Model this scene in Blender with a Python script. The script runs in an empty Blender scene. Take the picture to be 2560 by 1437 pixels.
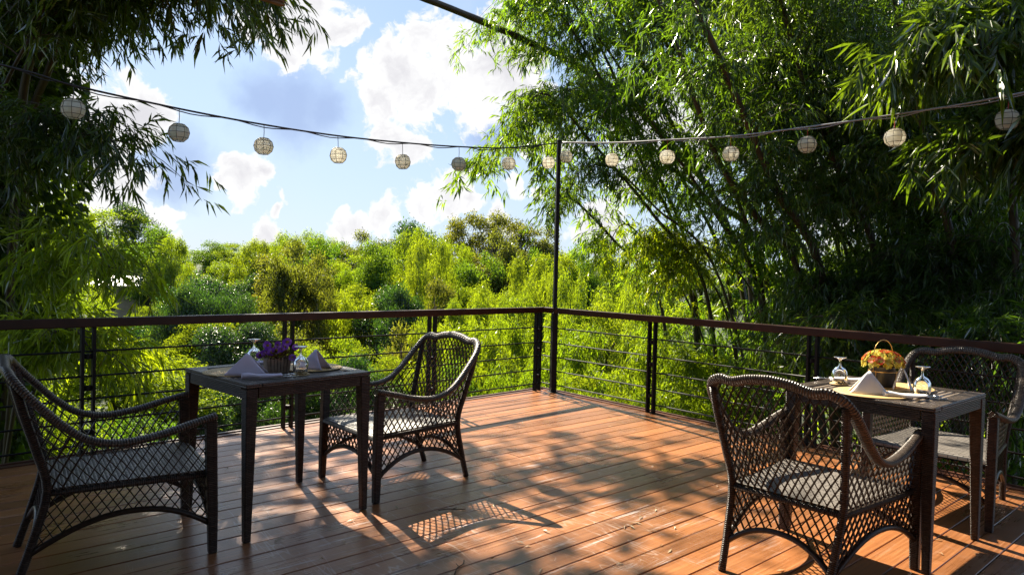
import bpy, math, random
import numpy as np
from mathutils import Vector, Matrix
random.seed(7); RNG = np.random.default_rng(7)
SC = bpy.context.scene; COL = SC.collection
R = math.radians

# ------------------------------------------------------------------ camera
H, F_PX = 1.4, 1707.0
ROLL, PITCH = 0.0245, math.atan(34.5 / 1707.0)
_F = Vector((0, math.cos(PITCH), -math.sin(PITCH))); _R0 = Vector((1, 0, 0)); _D0 = Vector((0, -math.sin(PITCH), -math.cos(PITCH)))
_c, _s = math.cos(ROLL), math.sin(ROLL)
_X = _R0 * _c - _D0 * _s; _D = _R0 * _s + _D0 * _c
cam = bpy.data.objects.new('camera', bpy.data.cameras.new('camera')); COL.objects.link(cam)
m = Matrix.Identity(4)
for i in range(3):
    m[i][0], m[i][1], m[i][2] = _X[i], -_D[i], -_F[i]
m[2][3] = H
cam.matrix_world = m
cam.data.sensor_width = 36; cam.data.lens = 36 * F_PX / 2560; cam.data.clip_end = 3000; cam.data.clip_start = .05
SC.camera = cam
def ray(px, py):
    return _X * (px - 1280) + _D * (py - 718.5) + _F * F_PX
def at(px, py, y):
    d = ray(px, py); return Vector((0, 0, H)) + d * (y / d.y)

# ------------------------------------------------------------------ sun, sky, exposure
SUN_EL, SUN_AZ = 42.0, 30.5            # azimuth: degrees to the left of straight ahead
sd = Vector((-math.sin(R(SUN_AZ)) * math.cos(R(SUN_EL)), math.cos(R(SUN_AZ)) * math.cos(R(SUN_EL)), math.sin(R(SUN_EL))))
sl = bpy.data.lights.new('sun', 'SUN'); sl.energy = 5.0; sl.angle = R(.5); sl.color = (1, .90, .72)
so = bpy.data.objects.new('sun', sl); COL.objects.link(so); so.rotation_euler = (-sd).to_track_quat('-Z', 'Y').to_euler(); so.location = (-10, 20, 30)
SC.view_settings.view_transform = 'Standard'; SC.view_settings.look = 'None'
SC.view_settings.exposure = 1.8; SC.view_settings.gamma = 1.0
SC.cycles.max_bounces = 8; SC.cycles.transmission_bounces = 6; SC.cycles.transparent_max_bounces = 8
SC.cycles.diffuse_bounces = 5; SC.cycles.glossy_bounces = 3
SC.cycles.use_denoising = True
SC.cycles.caustics_reflective = False; SC.cycles.caustics_refractive = False

W = bpy.data.worlds.new('World'); SC.world = W; W.use_nodes = True
def build_sky():
    nt = W.node_tree; N = nt.nodes; L = nt.links; N.clear()
    out = N.new('ShaderNodeOutputWorld'); bg = N.new('ShaderNodeBackground'); bg.inputs[1].default_value = .05
    L.new(bg.outputs[0], out.inputs[0])
    sky = N.new('ShaderNodeTexSky'); sky.sky_type = 'NISHITA'; sky.sun_disc = False
    sky.sun_elevation = R(SUN_EL); sky.sun_rotation = R(-SUN_AZ); sky.air_density = 1.0; sky.dust_density = .6; sky.ozone_density = 1.5
    tc = N.new('ShaderNodeTexCoord'); D = D0 = tc.outputs['Generated']
    for sc_, am in ((7, .06), (19, .04), (48, .022)):
        wn = N.new('ShaderNodeTexNoise'); wn.inputs['Scale'].default_value = sc_; wn.inputs['Detail'].default_value = 3; L.new(D0, wn.inputs['Vector'])
        w1 = N.new('ShaderNodeVectorMath'); w1.operation = 'SUBTRACT'; L.new(wn.outputs['Color'], w1.inputs[0]); w1.inputs[1].default_value = (.5, .5, .5)
        w2 = N.new('ShaderNodeVectorMath'); w2.operation = 'SCALE'; L.new(w1.outputs[0], w2.inputs[0]); w2.inputs['Scale'].default_value = am
        w3 = N.new('ShaderNodeVectorMath'); w3.operation = 'ADD'; L.new(D, w3.inputs[0]); L.new(w2.outputs[0], w3.inputs[1]); D = w3.outputs[0]
    def mth(op, a, b=None, c=None, clamp=False):
        n = N.new('ShaderNodeMath'); n.operation = op; n.use_clamp = clamp
        for i, v in enumerate((a, b, c)):
            if v is None: continue
            if isinstance(v, (int, float)): n.inputs[i].default_value = v
            else: L.new(v, n.inputs[i])
        return n.outputs[0]
    def noise(scale, det, rough=.55, vec=None):
        n = N.new('ShaderNodeTexNoise'); n.inputs['Scale'].default_value = scale; n.inputs['Detail'].default_value = det; n.inputs['Roughness'].default_value = rough
        L.new(vec or D, n.inputs['Vector']); return n.outputs[0]
    def field(blobs):
        f = None
        for x, y, r in blobs:
            c = ray(x, y).normalized()
            n = N.new('ShaderNodeVectorMath'); n.operation = 'DISTANCE'; L.new(D, n.inputs[0]); n.inputs[1].default_value = c
            v = mth('MULTIPLY_ADD', n.outputs['Value'], -1707.0 / r, 1.0)
            f = v if f is None else mth('SMOOTH_MAX', f, v, .25)
        return f
    white = [(760,95,115),(700,140,80),(835,75,70),(745,15,110),(660,50,90),
             (1060,95,110),(1000,175,110),(1120,170,150),(1240,170,140),(930,235,95),(1060,250,120),(1190,255,110),(1300,220,90),(962,118,42),
             (980,350,60),(1040,375,60),(600,450,72),(645,430,45),(560,455,40),(705,511,28),
             (425,530,62),(395,520,50),(1130,490,72),(1060,525,75),(985,555,85),(880,565,70),(1175,500,45),
             (1290,460,55),(1345,480,36),(1240,555,55),(1400,375,80),(1325,395,45),(665,585,65),(450,600,70),(240,430,150),(1500,560,110),
             (1620,330,170),(1900,250,220),(2150,420,260),(330,250,110),(2450,250,200),(90,200,200)]
    fb = field(white)
    nz = noise(11, 8, .6); nz2 = noise(34, 6, .62)
    t = mth('MULTIPLY_ADD', fb, .8, mth('MULTIPLY_ADD', nz, 1.8, -.92))
    t = mth('ADD', t, mth('MULTIPLY_ADD', nz2, .8, -.4))
    mr = N.new('ShaderNodeMapRange'); mr.interpolation_type = 'SMOOTHSTEP'; L.new(t, mr.inputs[0]); mr.inputs[1].default_value = .15; mr.inputs[2].default_value = .36
    # thin veil clouds everywhere else, wider overhead cumulus away from the view
    veil = noise(5, 9, .6)
    vr = N.new('ShaderNodeMapRange'); vr.interpolation_type = 'SMOOTHSTEP'; L.new(veil, vr.inputs[0]); vr.inputs[1].default_value = .42; vr.inputs[2].default_value = .75
    # grey-blue cloud bottoms
    dark = field([(720,270,130),(660,255,100),(1250,335,110),(800,285,90),(430,420,120)])
    dk = N.new('ShaderNodeMapRange'); dk.interpolation_type = 'SMOOTHSTEP'; L.new(mth('ADD', dark, mth('MULTIPLY_ADD', nz, .8, -.45)), dk.inputs[0]); dk.inputs[1].default_value = -.1; dk.inputs[2].default_value = .75
    def mix(f, a, b):
        n = N.new('ShaderNodeMix'); n.data_type = 'RGBA'
        if isinstance(f, (int, float)): n.inputs[0].default_value = f
        else: L.new(f, n.inputs[0])
        for i, v in ((6, a), (7, b)):
            if isinstance(v, tuple): n.inputs[i].default_value = (*v, 1)
            else: L.new(v, n.inputs[i])
        return n.outputs[2]
    sx = N.new('ShaderNodeSeparateXYZ'); L.new(D0, sx.inputs[0])
    hzn = N.new('ShaderNodeMapRange'); hzn.interpolation_type = 'SMOOTHSTEP'; L.new(sx.outputs[2], hzn.inputs[0])
    hzn.inputs[1].default_value = -.02; hzn.inputs[2].default_value = .42; hzn.inputs[3].default_value = .95; hzn.inputs[4].default_value = 0.0
    base = mix(.65, sky.outputs[0], (2.4, 3.5, 5.3))
    base = mix(mth('MULTIPLY', vr.outputs[0], .25), base, (4.6, 5.0, 5.8))
    base = mix(mth('MULTIPLY', hzn.outputs[0], .65), base, (4.2, 5.0, 6.0))
    base = mix(mth('MULTIPLY', dk.outputs[0], .7), base, (2.2, 2.9, 4.7))
    # cloud body: bright rim, soft grey inside
    ins = N.new('ShaderNodeMapRange'); ins.interpolation_type = 'SMOOTHSTEP'; L.new(mth('ADD', t, mth('MULTIPLY_ADD', nz, 1.2, -.6)), ins.inputs[0]); ins.inputs[1].default_value = .15; ins.inputs[2].default_value = 1.2
    cl = mix(ins.outputs[0], (6.2, 6.2, 6.2), (4.5, 4.45, 4.7))
    fin = mix(mr.outputs[0], base, cl)
    L.new(fin, bg.inputs[0])
build_sky()

# ------------------------------------------------------------------ helpers
def tag(o, label=None, cat=None, group=None, kind=None):
    if label: o['label'] = label
    if cat: o['category'] = cat
    if group: o['group'] = group
    if kind: o['kind'] = kind
    return o
def empty(name, loc=(0, 0, 0), rz=0, label=None, cat=None, group=None):
    o = bpy.data.objects.new(name, None); COL.objects.link(o); o.location = loc; o.rotation_euler = (0, 0, rz); o.empty_display_size = .1
    return tag(o, label, cat, group)
def copy_tree(o, parent=None):
    c = o.copy(); COL.objects.link(c)
    if parent: c.parent = parent
    for ch in o.children: copy_tree(ch, c)
    return c

class MB:
    def __init__(s): s.v = []; s.f = []; s.uv = []; s.sm = []
    def quaduv(s, f, uv=None, smooth=False):
        s.f.append(tuple(f)); s.uv.append(uv if uv else [(s.v[i][0] + s.v[i][2], s.v[i][1] + s.v[i][2] * .37) for i in f]); s.sm.append(smooth)
    def box(s, c, d, M=None, taper=1.0):
        """axis box: centre c, size d, bottom scaled by taper; box-mapped UVs in metres"""
        b = len(s.v); hx, hy, hz = d[0] / 2, d[1] / 2, d[2] / 2
        for z in (-1, 1):
            k = taper if z < 0 else 1
            for x, y in ((-1, -1), (1, -1), (1, 1), (-1, 1)):
                p = Vector((c[0] + x * hx * k, c[1] + y * hy * k, c[2] + z * hz))
                s.v.append(tuple(M @ p) if M else tuple(p))
        X, Y, Z = d
        s.quaduv((b, b+3, b+2, b+1), [(0,0),(0,Y),(X,Y),(X,0)]); s.quaduv((b+4, b+5, b+6, b+7), [(0,0),(X,0),(X,Y),(0,Y)])
        for i, w in ((0, X), (1, Y), (2, X), (3, Y)):
            j = (i + 1) % 4
            s.quaduv((b+i, b+j, b+4+j, b+4+i), [(0,0),(w,0),(w,Z),(0,Z)])
    def bar(s, p, q, w, h, up=(0, 0, 1)):
        p, q = Vector(p), Vector(q); d = q - p; L = d.length; d.normalize()
        u = Vector(up); sd_ = d.cross(u); sd_.normalize(); u = sd_.cross(d)
        M = Matrix(((sd_.x, u.x, d.x, p.x), (sd_.y, u.y, d.y, p.y), (sd_.z, u.z, d.z, p.z), (0, 0, 0, 1)))
        s.box((0, 0, L / 2), (w, h, L), M)
    def tube(s, path, r, n=8, ry=None, up=None, cap=True, smooth=True, spin=0.0):
        P = [Vector(p) for p in path]; K = len(P)
        if not hasattr(r, '__len__'): r = [r] * K
        if ry is None: ry = r
        elif not hasattr(ry, '__len__'): ry = [ry] * K
        b = len(s.v); v0 = 0.0; vs = []
        prev = None
        for i in range(K):
            t = (P[min(i+1, K-1)] - P[max(i-1, 0)]).normalized()
            if i: v0 += (P[i] - P[i-1]).length
            vs.append(v0)
            if up is not None: a = Vector(up)
            elif prev is None: a = Vector((0, 0, 1)) if abs(t.z) < .9 else Vector((1, 0, 0))
            else: a = prev
            sx = t.cross(a)
            if sx.length < 1e-5: sx = t.orthogonal()
            sx.normalize(); a = sx.cross(t).normalized(); prev = a
            for k in range(n):
                th = 2 * math.pi * k / n + spin
                s.v.append(tuple(P[i] + sx * (math.cos(th) * r[i]) + a * (math.sin(th) * ry[i])))
        circ = 2 * math.pi * max(r[0], 1e-4)
        for i in range(K - 1):
            for k in range(n):
                k2 = (k + 1) % n
                u0, u1 = circ * k / n, circ * (k + 1) / n
                s.quaduv((b+i*n+k, b+i*n+k2, b+(i+1)*n+k2, b+(i+1)*n+k), [(u0, vs[i]), (u1, vs[i]), (u1, vs[i+1]), (u0, vs[i+1])], smooth)
        if cap:
            s.quaduv(tuple(b + k for k in reversed(range(n)))); s.quaduv(tuple(b + (K-1)*n + k for k in range(n)))
    def lathe(s, prof, n=24, c=(0, 0, 0), smooth=True, squash=1.0):
        b = len(s.v); K = len(prof)
        for r, z in prof:
            for k in range(n):
                th = 2 * math.pi * k / n; s.v.append((c[0] + r * math.cos(th), c[1] + r * math.sin(th) * squash, c[2] + z))
        for i in range(K - 1):
            for k in range(n):
                k2 = (k + 1) % n
                s.quaduv((b+i*n+k, b+i*n+k2, b+(i+1)*n+k2, b+(i+1)*n+k), None, smooth)
    def poly(s, pts, uv=None, smooth=False):
        b = len(s.v); s.v += [tuple(p) for p in pts]; s.quaduv(range(b, b + len(pts)), uv, smooth)
    def build(s, name, mat, parent=None, loc=None):
        me = bpy.data.meshes.new(name); me.from_pydata(s.v, [], s.f)
        uvl = me.uv_layers.new(name='UVMap'); flat = [c for f in s.uv for uv in f for c in uv]; uvl.data.foreach_set('uv', flat)
        me.polygons.foreach_set('use_smooth', s.sm)
        if mat: me.materials.append(mat)
        me.update()
        o = bpy.data.objects.new(name, me); COL.objects.link(o)
        if parent: o.parent = parent
        if loc: o.location = loc
        return o
def bevel(o, w, seg=2):
    md = o.modifiers.new('bevel', 'BEVEL'); md.width = w; md.segments = seg; md.limit_method = 'ANGLE'; return o
def catmull(pts, n=6):
    P = [Vector(p) for p in pts]; P = [P[0] * 2 - P[1]] + P + [P[-1] * 2 - P[-2]]; o = []
    for i in range(1, len(P) - 2):
        a, b, c, d = P[i-1:i+3]
        for k in range(n):
            t = k / n; o.append(.5 * ((2*b) + (c - a) * t + (2*a - 5*b + 4*c - d) * t*t + (3*b - a - 3*c + d) * t**3))
    o.append(P[-2]); return o

# ------------------------------------------------------------------ materials
def newmat(name):
    mt = bpy.data.materials.new(name); mt.use_nodes = True; nt = mt.node_tree
    return mt, nt, nt.nodes, nt.links, nt.nodes['Principled BSDF']
def ramp(N, L, fac, stops):
    r = N.new('ShaderNodeValToRGB'); L.new(fac, r.inputs[0]); e = r.color_ramp.elements
    e[0].position, e[0].color = stops[0][0], (*stops[0][1], 1); e[1].position, e[1].color = stops[-1][0], (*stops[-1][1], 1)
    for p, c in stops[1:-1]:
        x = e.new(p); x.color = (*c, 1)
    return r.outputs[0]
def simple(name, col, rough=.5, metal=0.0, var=.0, scale=20, bump=0.0, spec=.5):
    mt, nt, N, L, B = newmat(name)
    B.inputs['Roughness'].default_value = rough; B.inputs['Metallic'].default_value = metal; B.inputs['Specular IOR Level'].default_value = spec
    tc = N.new('ShaderNodeTexCoord'); nz = N.new('ShaderNodeTexNoise'); nz.inputs['Scale'].default_value = scale; nz.inputs['Detail'].default_value = 5; L.new(tc.outputs['Object'], nz.inputs['Vector'])
    L.new(ramp(N, L, nz.outputs[0], [(.25, tuple(c * (1 - var) for c in col)), (.75, tuple(min(1, c * (1 + var)) for c in col))]), B.inputs['Base Color'])
    if bump:
        bp = N.new('ShaderNodeBump'); bp.inputs['Strength'].default_value = bump; bp.inputs['Distance'].default_value = .004; L.new(nz.outputs[0], bp.inputs['Height']); L.new(bp.outputs[0], B.inputs['Normal'])
    return mt
def leafmat(name, dark, mid, light, trans, tw=.5, rough=.35, gloss=.06):
    """dark..light: reflectance of single leaves; trans: transmitted colour"""
    mt, nt, N, L, B = newmat(name); N.remove(B); out = N['Material Output']
    g = N.new('ShaderNodeNewGeometry'); oi = N.new('ShaderNodeObjectInfo')
    c = ramp(N, L, g.outputs['Random Per Island'], [(0, dark), (.55, mid), (1, light)])
    hs = N.new('ShaderNodeHueSaturation'); L.new(c, hs.inputs['Color'])
    def mr(v, a, b):
        n = N.new('ShaderNodeMapRange'); L.new(v, n.inputs[0]); n.inputs[3].default_value = a; n.inputs[4].default_value = b; return n.outputs[0]
    L.new(mr(oi.outputs['Random'], .492, .518), hs.inputs['Hue']); L.new(mr(oi.outputs['Random'], 1.35, .5), hs.inputs['Value'])
    d = N.new('ShaderNodeBsdfDiffuse'); L.new(hs.outputs[0], d.inputs[0])
    t = N.new('ShaderNodeBsdfTranslucent')
    hs2 = N.new('ShaderNodeHueSaturation'); hs2.inputs['Color'].default_value = (*trans, 1)
    L.new(mr(oi.outputs['Random'], .49, .515), hs2.inputs['Hue']); L.new(mr(g.outputs['Random Per Island'], .55, 1.3), hs2.inputs['Value']); L.new(hs2.outputs[0], t.inputs[0])
    mx = N.new('ShaderNodeMixShader'); mx.inputs[0].default_value = tw; L.new(d.outputs[0], mx.inputs[1]); L.new(t.outputs[0], mx.inputs[2])
    gl = N.new('ShaderNodeBsdfGlossy'); gl.inputs['Roughness'].default_value = rough; gl.inputs[0].default_value = (1, 1, 1, 1)
    m2 = N.new('ShaderNodeMixShader')
    lw = N.new('ShaderNodeLayerWeight'); lw.inputs[0].default_value = .3
    L.new(mr(lw.outputs['Fresnel'], gloss * .25, gloss * 3.2), m2.inputs[0])
    L.new(mx.outputs[0], m2.inputs[1]); L.new(gl.outputs[0], m2.inputs[2]); L.new(m2.outputs[0], out.inputs[0])
    return mt
def wickermat(name, c1, c2, gap, rough=.4, row=.009, wid=.032, bump=.9, spec=.3):
    mt, nt, N, L, B = newmat(name)
    tc = N.new('ShaderNodeTexCoord'); br = N.new('ShaderNodeTexBrick'); L.new(tc.outputs['UV'], br.inputs['Vector'])
    br.inputs['Color1'].default_value = (*c1, 1); br.inputs['Color2'].default_value = (*c2, 1); br.inputs['Mortar'].default_value = (*gap, 1)
    br.inputs['Scale'].default_value = 1; br.inputs['Brick Width'].default_value = wid; br.inputs['Row Height'].default_value = row; br.inputs['Mortar Size'].default_value = row * .14; br.inputs['Mortar Smooth'].default_value = .6
    L.new(br.outputs[0], B.inputs['Base Color']); B.inputs['Roughness'].default_value = rough; B.inputs['Specular IOR Level'].default_value = spec
    sx = N.new('ShaderNodeSeparateXYZ'); L.new(tc.outputs['UV'], sx.inputs[0])
    a = N.new('ShaderNodeMath'); a.operation = 'MULTIPLY'; a.inputs[1].default_value = math.pi / row; L.new(sx.outputs[1], a.inputs[0])
    b = N.new('ShaderNodeMath'); b.operation = 'SINE'; L.new(a.outputs[0], b.inputs[0])
    c = N.new('ShaderNodeMath'); c.operation = 'ABSOLUTE'; L.new(b.outputs[0], c.inputs[0])
    e = N.new('ShaderNodeMath'); e.operation = 'MULTIPLY_ADD'; L.new(br.outputs['Fac'], e.inputs[0]); e.inputs[1].default_value = -1.0; L.new(c.outputs[0], e.inputs[2])
    bp = N.new('ShaderNodeBump'); bp.inputs['Strength'].default_value = bump; bp.inputs['Distance'].default_value = .003; L.new(e.outputs[0], bp.inputs['Height']); L.new(bp.outputs[0], B.inputs['Normal'])
    return mt
M = {}
M['wicker'] = wickermat('wicker_weave', (.08, .058, .046), (.036, .026, .02), (.004, .003, .002), rough=.3, spec=.22)
M['braid'] = wickermat('wicker_braid', (.12, .092, .073), (.06, .045, .036), (.004, .003, .002), rough=.3, row=.012, wid=.034, bump=.9, spec=.35)
M['strand'] = simple('wicker_strand', (.034, .025, .019), rough=.3, var=.35, scale=60, spec=.25)
M['seat'] = wickermat('seat_weave_sheen', (.24, .215, .19), (.15, .13, .115), (.02, .016, .014), rough=.4, row=.016, wid=.05, spec=.5)  # dark wicker made paler, the sheen on the seats put into its colour
M['slat'] = wickermat('table_slat', (.25, .20, .16), (.17, .135, .105), (.012, .009, .008), rough=.36, row=.02, wid=.4)
M['iron'] = simple('black_iron', (.009, .009, .01), rough=.5, var=.3, scale=30, bump=.08, spec=.2)
M['rail'] = simple('rail_wood', (.034, .0125, .006), rough=.42, var=.35, scale=9, bump=.06, spec=.25)
M['cable'] = simple('cable', (.02, .02, .022), rough=.5)
M['cablegrey'] = simple('cable_grey', (.25, .25, .26), rough=.4)
M['redcord'] = simple('red_cord', (.35, .015, .015), rough=.6)
M['napwhite'] = simple('napkin_white', (.82, .79, .80), rough=.85, var=.04, scale=300, bump=.15)
M['napgrey'] = simple('napkin_lilac', (.64, .58, .72), rough=.85, var=.06, scale=300, bump=.15)
M['steel'] = simple('cutlery_steel', (.6, .6, .6), rough=.18, metal=1)
M['gold'] = simple('gold_wire', (.75, .45, .16), rough=.3, metal=1)
M['bucket'] = simple('bucket_black', (.02, .02, .024), rough=.42, var=.2)
M['pot'] = simple('pot_wood', (.36, .27, .21), rough=.75, var=.3, scale=40, bump=.2)
M['soil'] = simple('soil', (.03, .02, .014), rough=.95, var=.4, scale=80)
M['bark'] = simple('bark', (.06, .045, .032), rough=.9, var=.5, scale=7, bump=.6)
M['barkpale'] = simple('bark_pale', (.20, .14, .09), rough=.9, var=.4, scale=9, bump=.5)
M['culm'] = simple('bamboo_culm', (.045, .032, .018), rough=.5, var=.45, scale=5)
M['culmgreen'] = simple('bamboo_green', (.10, .10, .05), rough=.45, var=.4, scale=5)
M['twig'] = simple('bamboo_twig', (.11, .085, .04), rough=.6, var=.4, scale=5)
M['thatch'] = simple('thatch', (.07, .05, .032), rough=.95, var=.4, scale=25, bump=.5)
M['roofmetal'] = simple('pale_roof', (.62, .58, .58), rough=.5, var=.12, scale=3)
M['housewall'] = simple('house_wall', (.32, .25, .2), rough=.8, var=.2, scale=3)
M['ground'] = simple('forest_floor', (.022, .034, .010), rough=.95, var=.6, scale=.6, bump=.5)
M['water'] = simple('pond_water', (.05, .055, .012), rough=.08, var=.4, scale=1.2, bump=.02)
# leaves
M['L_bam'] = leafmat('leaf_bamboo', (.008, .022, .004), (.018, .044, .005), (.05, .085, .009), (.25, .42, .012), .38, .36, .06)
M['L_bamM'] = leafmat('leaf_bamboo_lit_edge', (.014, .036, .004), (.032, .066, .006), (.075, .115, .010), (.33, .54, .012), .44, .36, .05)  # lighter copy of the bamboo leaf, sunlight through the edge leaves painted in
M['L_bamL'] = leafmat('leaf_bamboo_shaded_left', (.006, .018, .003), (.014, .036, .005), (.035, .065, .008), (.30, .42, .01), .32, .34, .06)  # darker copy of the bamboo leaf, shade of the left mass painted in
M['L_bamS'] = leafmat('leaf_bamboo_painted_sun', (.04, .07, .006), (.08, .12, .008), (.15, .19, .012), (.55, .68, .01), .5, .4, .05)  # palest copy of the bamboo leaf, sunlight put into its colour
M['L_vine'] = leafmat('leaf_vine', (.008, .024, .004), (.018, .046, .006), (.04, .08, .009), (.30, .42, .012), .42, .35, .05)
M['L_broad'] = leafmat('leaf_broad', (.012, .045, .008), (.025, .085, .010), (.055, .13, .014), (.22, .38, .012), .42, .4, .04)
M['L_dark'] = leafmat('leaf_dark', (.004, .018, .005), (.009, .035, .008), (.022, .06, .012), (.10, .22, .015), .35, .35, .1)  # very dark green, with the shade of the forest's dark pockets painted in
M['L_plume'] = leafmat('leaf_plume', (.04, .085, .006), (.08, .14, .008), (.15, .195, .010), (.39, .52, .01), .5, .45, .05)
M['L_olive'] = leafmat('leaf_olive', (.03, .05, .008), (.07, .085, .012), (.15, .13, .025), (.32, .34, .02), .42, .4, .05)
M['L_fresh'] = leafmat('leaf_fresh', (.03, .072, .005), (.07, .128, .007), (.14, .185, .011), (.40, .52, .012), .48, .45, .025)
M['L_fern'] = leafmat('leaf_fern', (.04, .085, .008), (.08, .135, .010), (.14, .18, .014), (.38, .48, .012), .46, .55, .012)
M['L_dry'] = leafmat('leaf_dry', (.22, .13, .05), (.34, .22, .09), (.5, .38, .16), (.4, .25, .08), .3, .5, .04)

def deckmat():
    mt, nt, N, L, B = newmat('deck_boards')
    tc = N.new('ShaderNodeTexCoord'); O = tc.outputs['Object']; g = N.new('ShaderNodeNewGeometry')
    def mp(sc, loc=(0, 0, 0), rot=0):
        n = N.new('ShaderNodeMapping'); n.inputs['Scale'].default_value = sc; n.inputs['Location'].default_value = loc; n.inputs['Rotation'].default_value = (0, 0, rot); L.new(O, n.inputs[0]); return n.outputs[0]
    def noise(v, s, d=5, r=.6, dist=0):
        n = N.new('ShaderNodeTexNoise'); n.inputs['Scale'].default_value = s; n.inputs['Detail'].default_value = d; n.inputs['Roughness'].default_value = r; n.inputs['Distortion'].default_value = dist; L.new(v, n.inputs['Vector']); return n.outputs[0]
    def mth(op, a, b=None, c=None, clamp=False):
        n = N.new('ShaderNodeMath'); n.operation = op; n.use_clamp = clamp
        for i, v in enumerate((a, b, c)):
            if v is None: continue
            if isinstance(v, (int, float)): n.inputs[i].default_value = v
            else: L.new(v, n.inputs[i])
        return n.outputs[0]
    def sm(v, a, b, lo=0, hi=1):
        n = N.new('ShaderNodeMapRange'); n.interpolation_type = 'SMOOTHSTEP'; L.new(v, n.inputs[0]); n.inputs[1].default_value = a; n.inputs[2].default_value = b; n.inputs[3].default_value = lo; n.inputs[4].default_value = hi; return n.outputs[0]
    def mix(f, a, b, bt='MIX'):
        n = N.new('ShaderNodeMix'); n.data_type = 'RGBA'; n.blend_type = bt; L.new(f, n.inputs[0]) if not isinstance(f, float) else setattr(n.inputs[0], 'default_value', f)
        for i, v in ((6, a), (7, b)):
            if isinstance(v, tuple): n.inputs[i].default_value = (*v, 1)
            else: L.new(v, n.inputs[i])
        return n.outputs[2]
    streak = noise(mp((1.2, 45, 1)), 1.6, 6, .65)
    blot = noise(mp((1, 1.6, 1)), 1.7, 5, .6)
    col = ramp(N, L, streak, [(.25, (.19, .069, .024)), (.55, (.34, .132, .046)), (.8, (.46, .20, .078))])
    pb = ramp(N, L, g.outputs['Random Per Island'], [(0, (.72, .72, .72)), (1, (1.18, 1.15, 1.1))])
    col = mix(1.0, col, pb, 'MULTIPLY')
    col = mix(sm(blot, .45, .75, 0, .6), col, (.12, .05, .022))
    # grime and dark specks
    sp = noise(mp((1, 1, 1)), 26, 4, .7); col = mix(sm(sp, .68, .76, 0, .55), col, (.05, .028, .012))
    # pale worn scratches: thin distorted bands in several directions
    scr = None
    for ang, s, off in ((.3, 2.6, 0), (1.25, 3.1, 3.7), (2.2, 2.3, 8.1), (.95, 4.2, 5.2), (1.8, 3.6, 1.1)):
        nn = noise(mp((s, s * .16, 1), (off, off * 1.7, 0), ang), 1.5, 3, .5, .9)
        line = sm(mth('ABSOLUTE', mth('SUBTRACT', nn, .5)), .0, .006, 1, 0)
        brk = sm(noise(mp((1, 1, 1), (off * 3, off, 0)), 1.9, 3, .6), .47, .60)
        line = mth('MULTIPLY', line, brk); scr = line if scr is None else mth('MAXIMUM', scr, line)
    # more wear round the left table and chairs
    gp = N.new('ShaderNodeVectorMath'); gp.operation = 'DISTANCE'; L.new(O, gp.inputs[0]); gp.inputs[1].default_value = WEAR
    near = sm(gp.outputs['Value'], .8, 2.2, 1, .1)
    scr = mth('MULTIPLY', scr, near)
    col = mix(mth('MULTIPLY', scr, .45), col, (.62, .52, .46))
    # broad pale scuffs along the boards
    sc2 = sm(noise(mp((1.1, 9, 1), (4, 2, 0)), 1.5, 7, .72), .55, .66)
    sc2 = mth('MULTIPLY', mth('MULTIPLY', sc2, near), sm(streak, .4, .6))
    col = mix(mth('MULTIPLY', sc2, .8), col, (.60, .56, .56))
    L.new(col, B.inputs['Base Color'])
    rg = mth('MULTIPLY_ADD', streak, .26, .19)
    rg = mth('SUBTRACT', rg, mth('MULTIPLY', sm(blot, .5, .7), .08))
    L.new(rg, B.inputs['Roughness']); B.inputs['Specular IOR Level'].default_value = .75
    # fine ribs along the boards
    sx = N.new('ShaderNodeSeparateXYZ'); L.new(O, sx.inputs[0])
    rib = mth('SINE', mth('MULTIPLY', sx.outputs[1], 2 * math.pi / .0065))
    hgt = mth('ADD', mth('MULTIPLY', rib, .35), mth('MULTIPLY', streak, 1.2))
    bp = N.new('ShaderNodeBump'); bp.inputs['Strength'].default_value = .35; bp.inputs['Distance'].default_value = .002; L.new(hgt, bp.inputs['Height']); L.new(bp.outputs[0], B.inputs['Normal'])
    return mt

# ------------------------------------------------------------------ deck
C0 = Vector((.399, 8.358)); LD = (Vector((-3.448, 4.612)) - C0).normalized(); RD = (Vector((3.558, 4.674)) - C0).normalized()
BA = R(40.9)                                        # direction of the boards
U = Vector((math.cos(BA), math.sin(BA))); V = Vector((-U.y, U.x))
def loc2(p): p = Vector(p[:2]); return Vector((p.dot(U), p.dot(V)))
WEAR = (*loc2((-.35, 4.1)), 0)
M['deck'] = deckmat()
M['trim'] = simple('deck_trim', (.085, .034, .02), rough=.4, var=.35, scale=8, bump=.1)
LE, RE = C0 + LD * 9.6, C0 + RD * 9.6
POLY = [loc2(p) for p in (C0, LE, (LE.x, -2.5), (RE.x, -2.5), RE)]
def clip(poly, a, b, keep):     # keep side: a*x+b*y <= keep
    o = []
    for i in range(len(poly)):
        p, q = poly[i], poly[(i + 1) % len(poly)]; dp, dq = a*p.x + b*p.y - keep, a*q.x + b*q.y - keep
        if dp <= 0: o.append(p)
        if dp * dq < 0: o.append(p + (q - p) * (dp / (dp - dq)))
    return o
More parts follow.
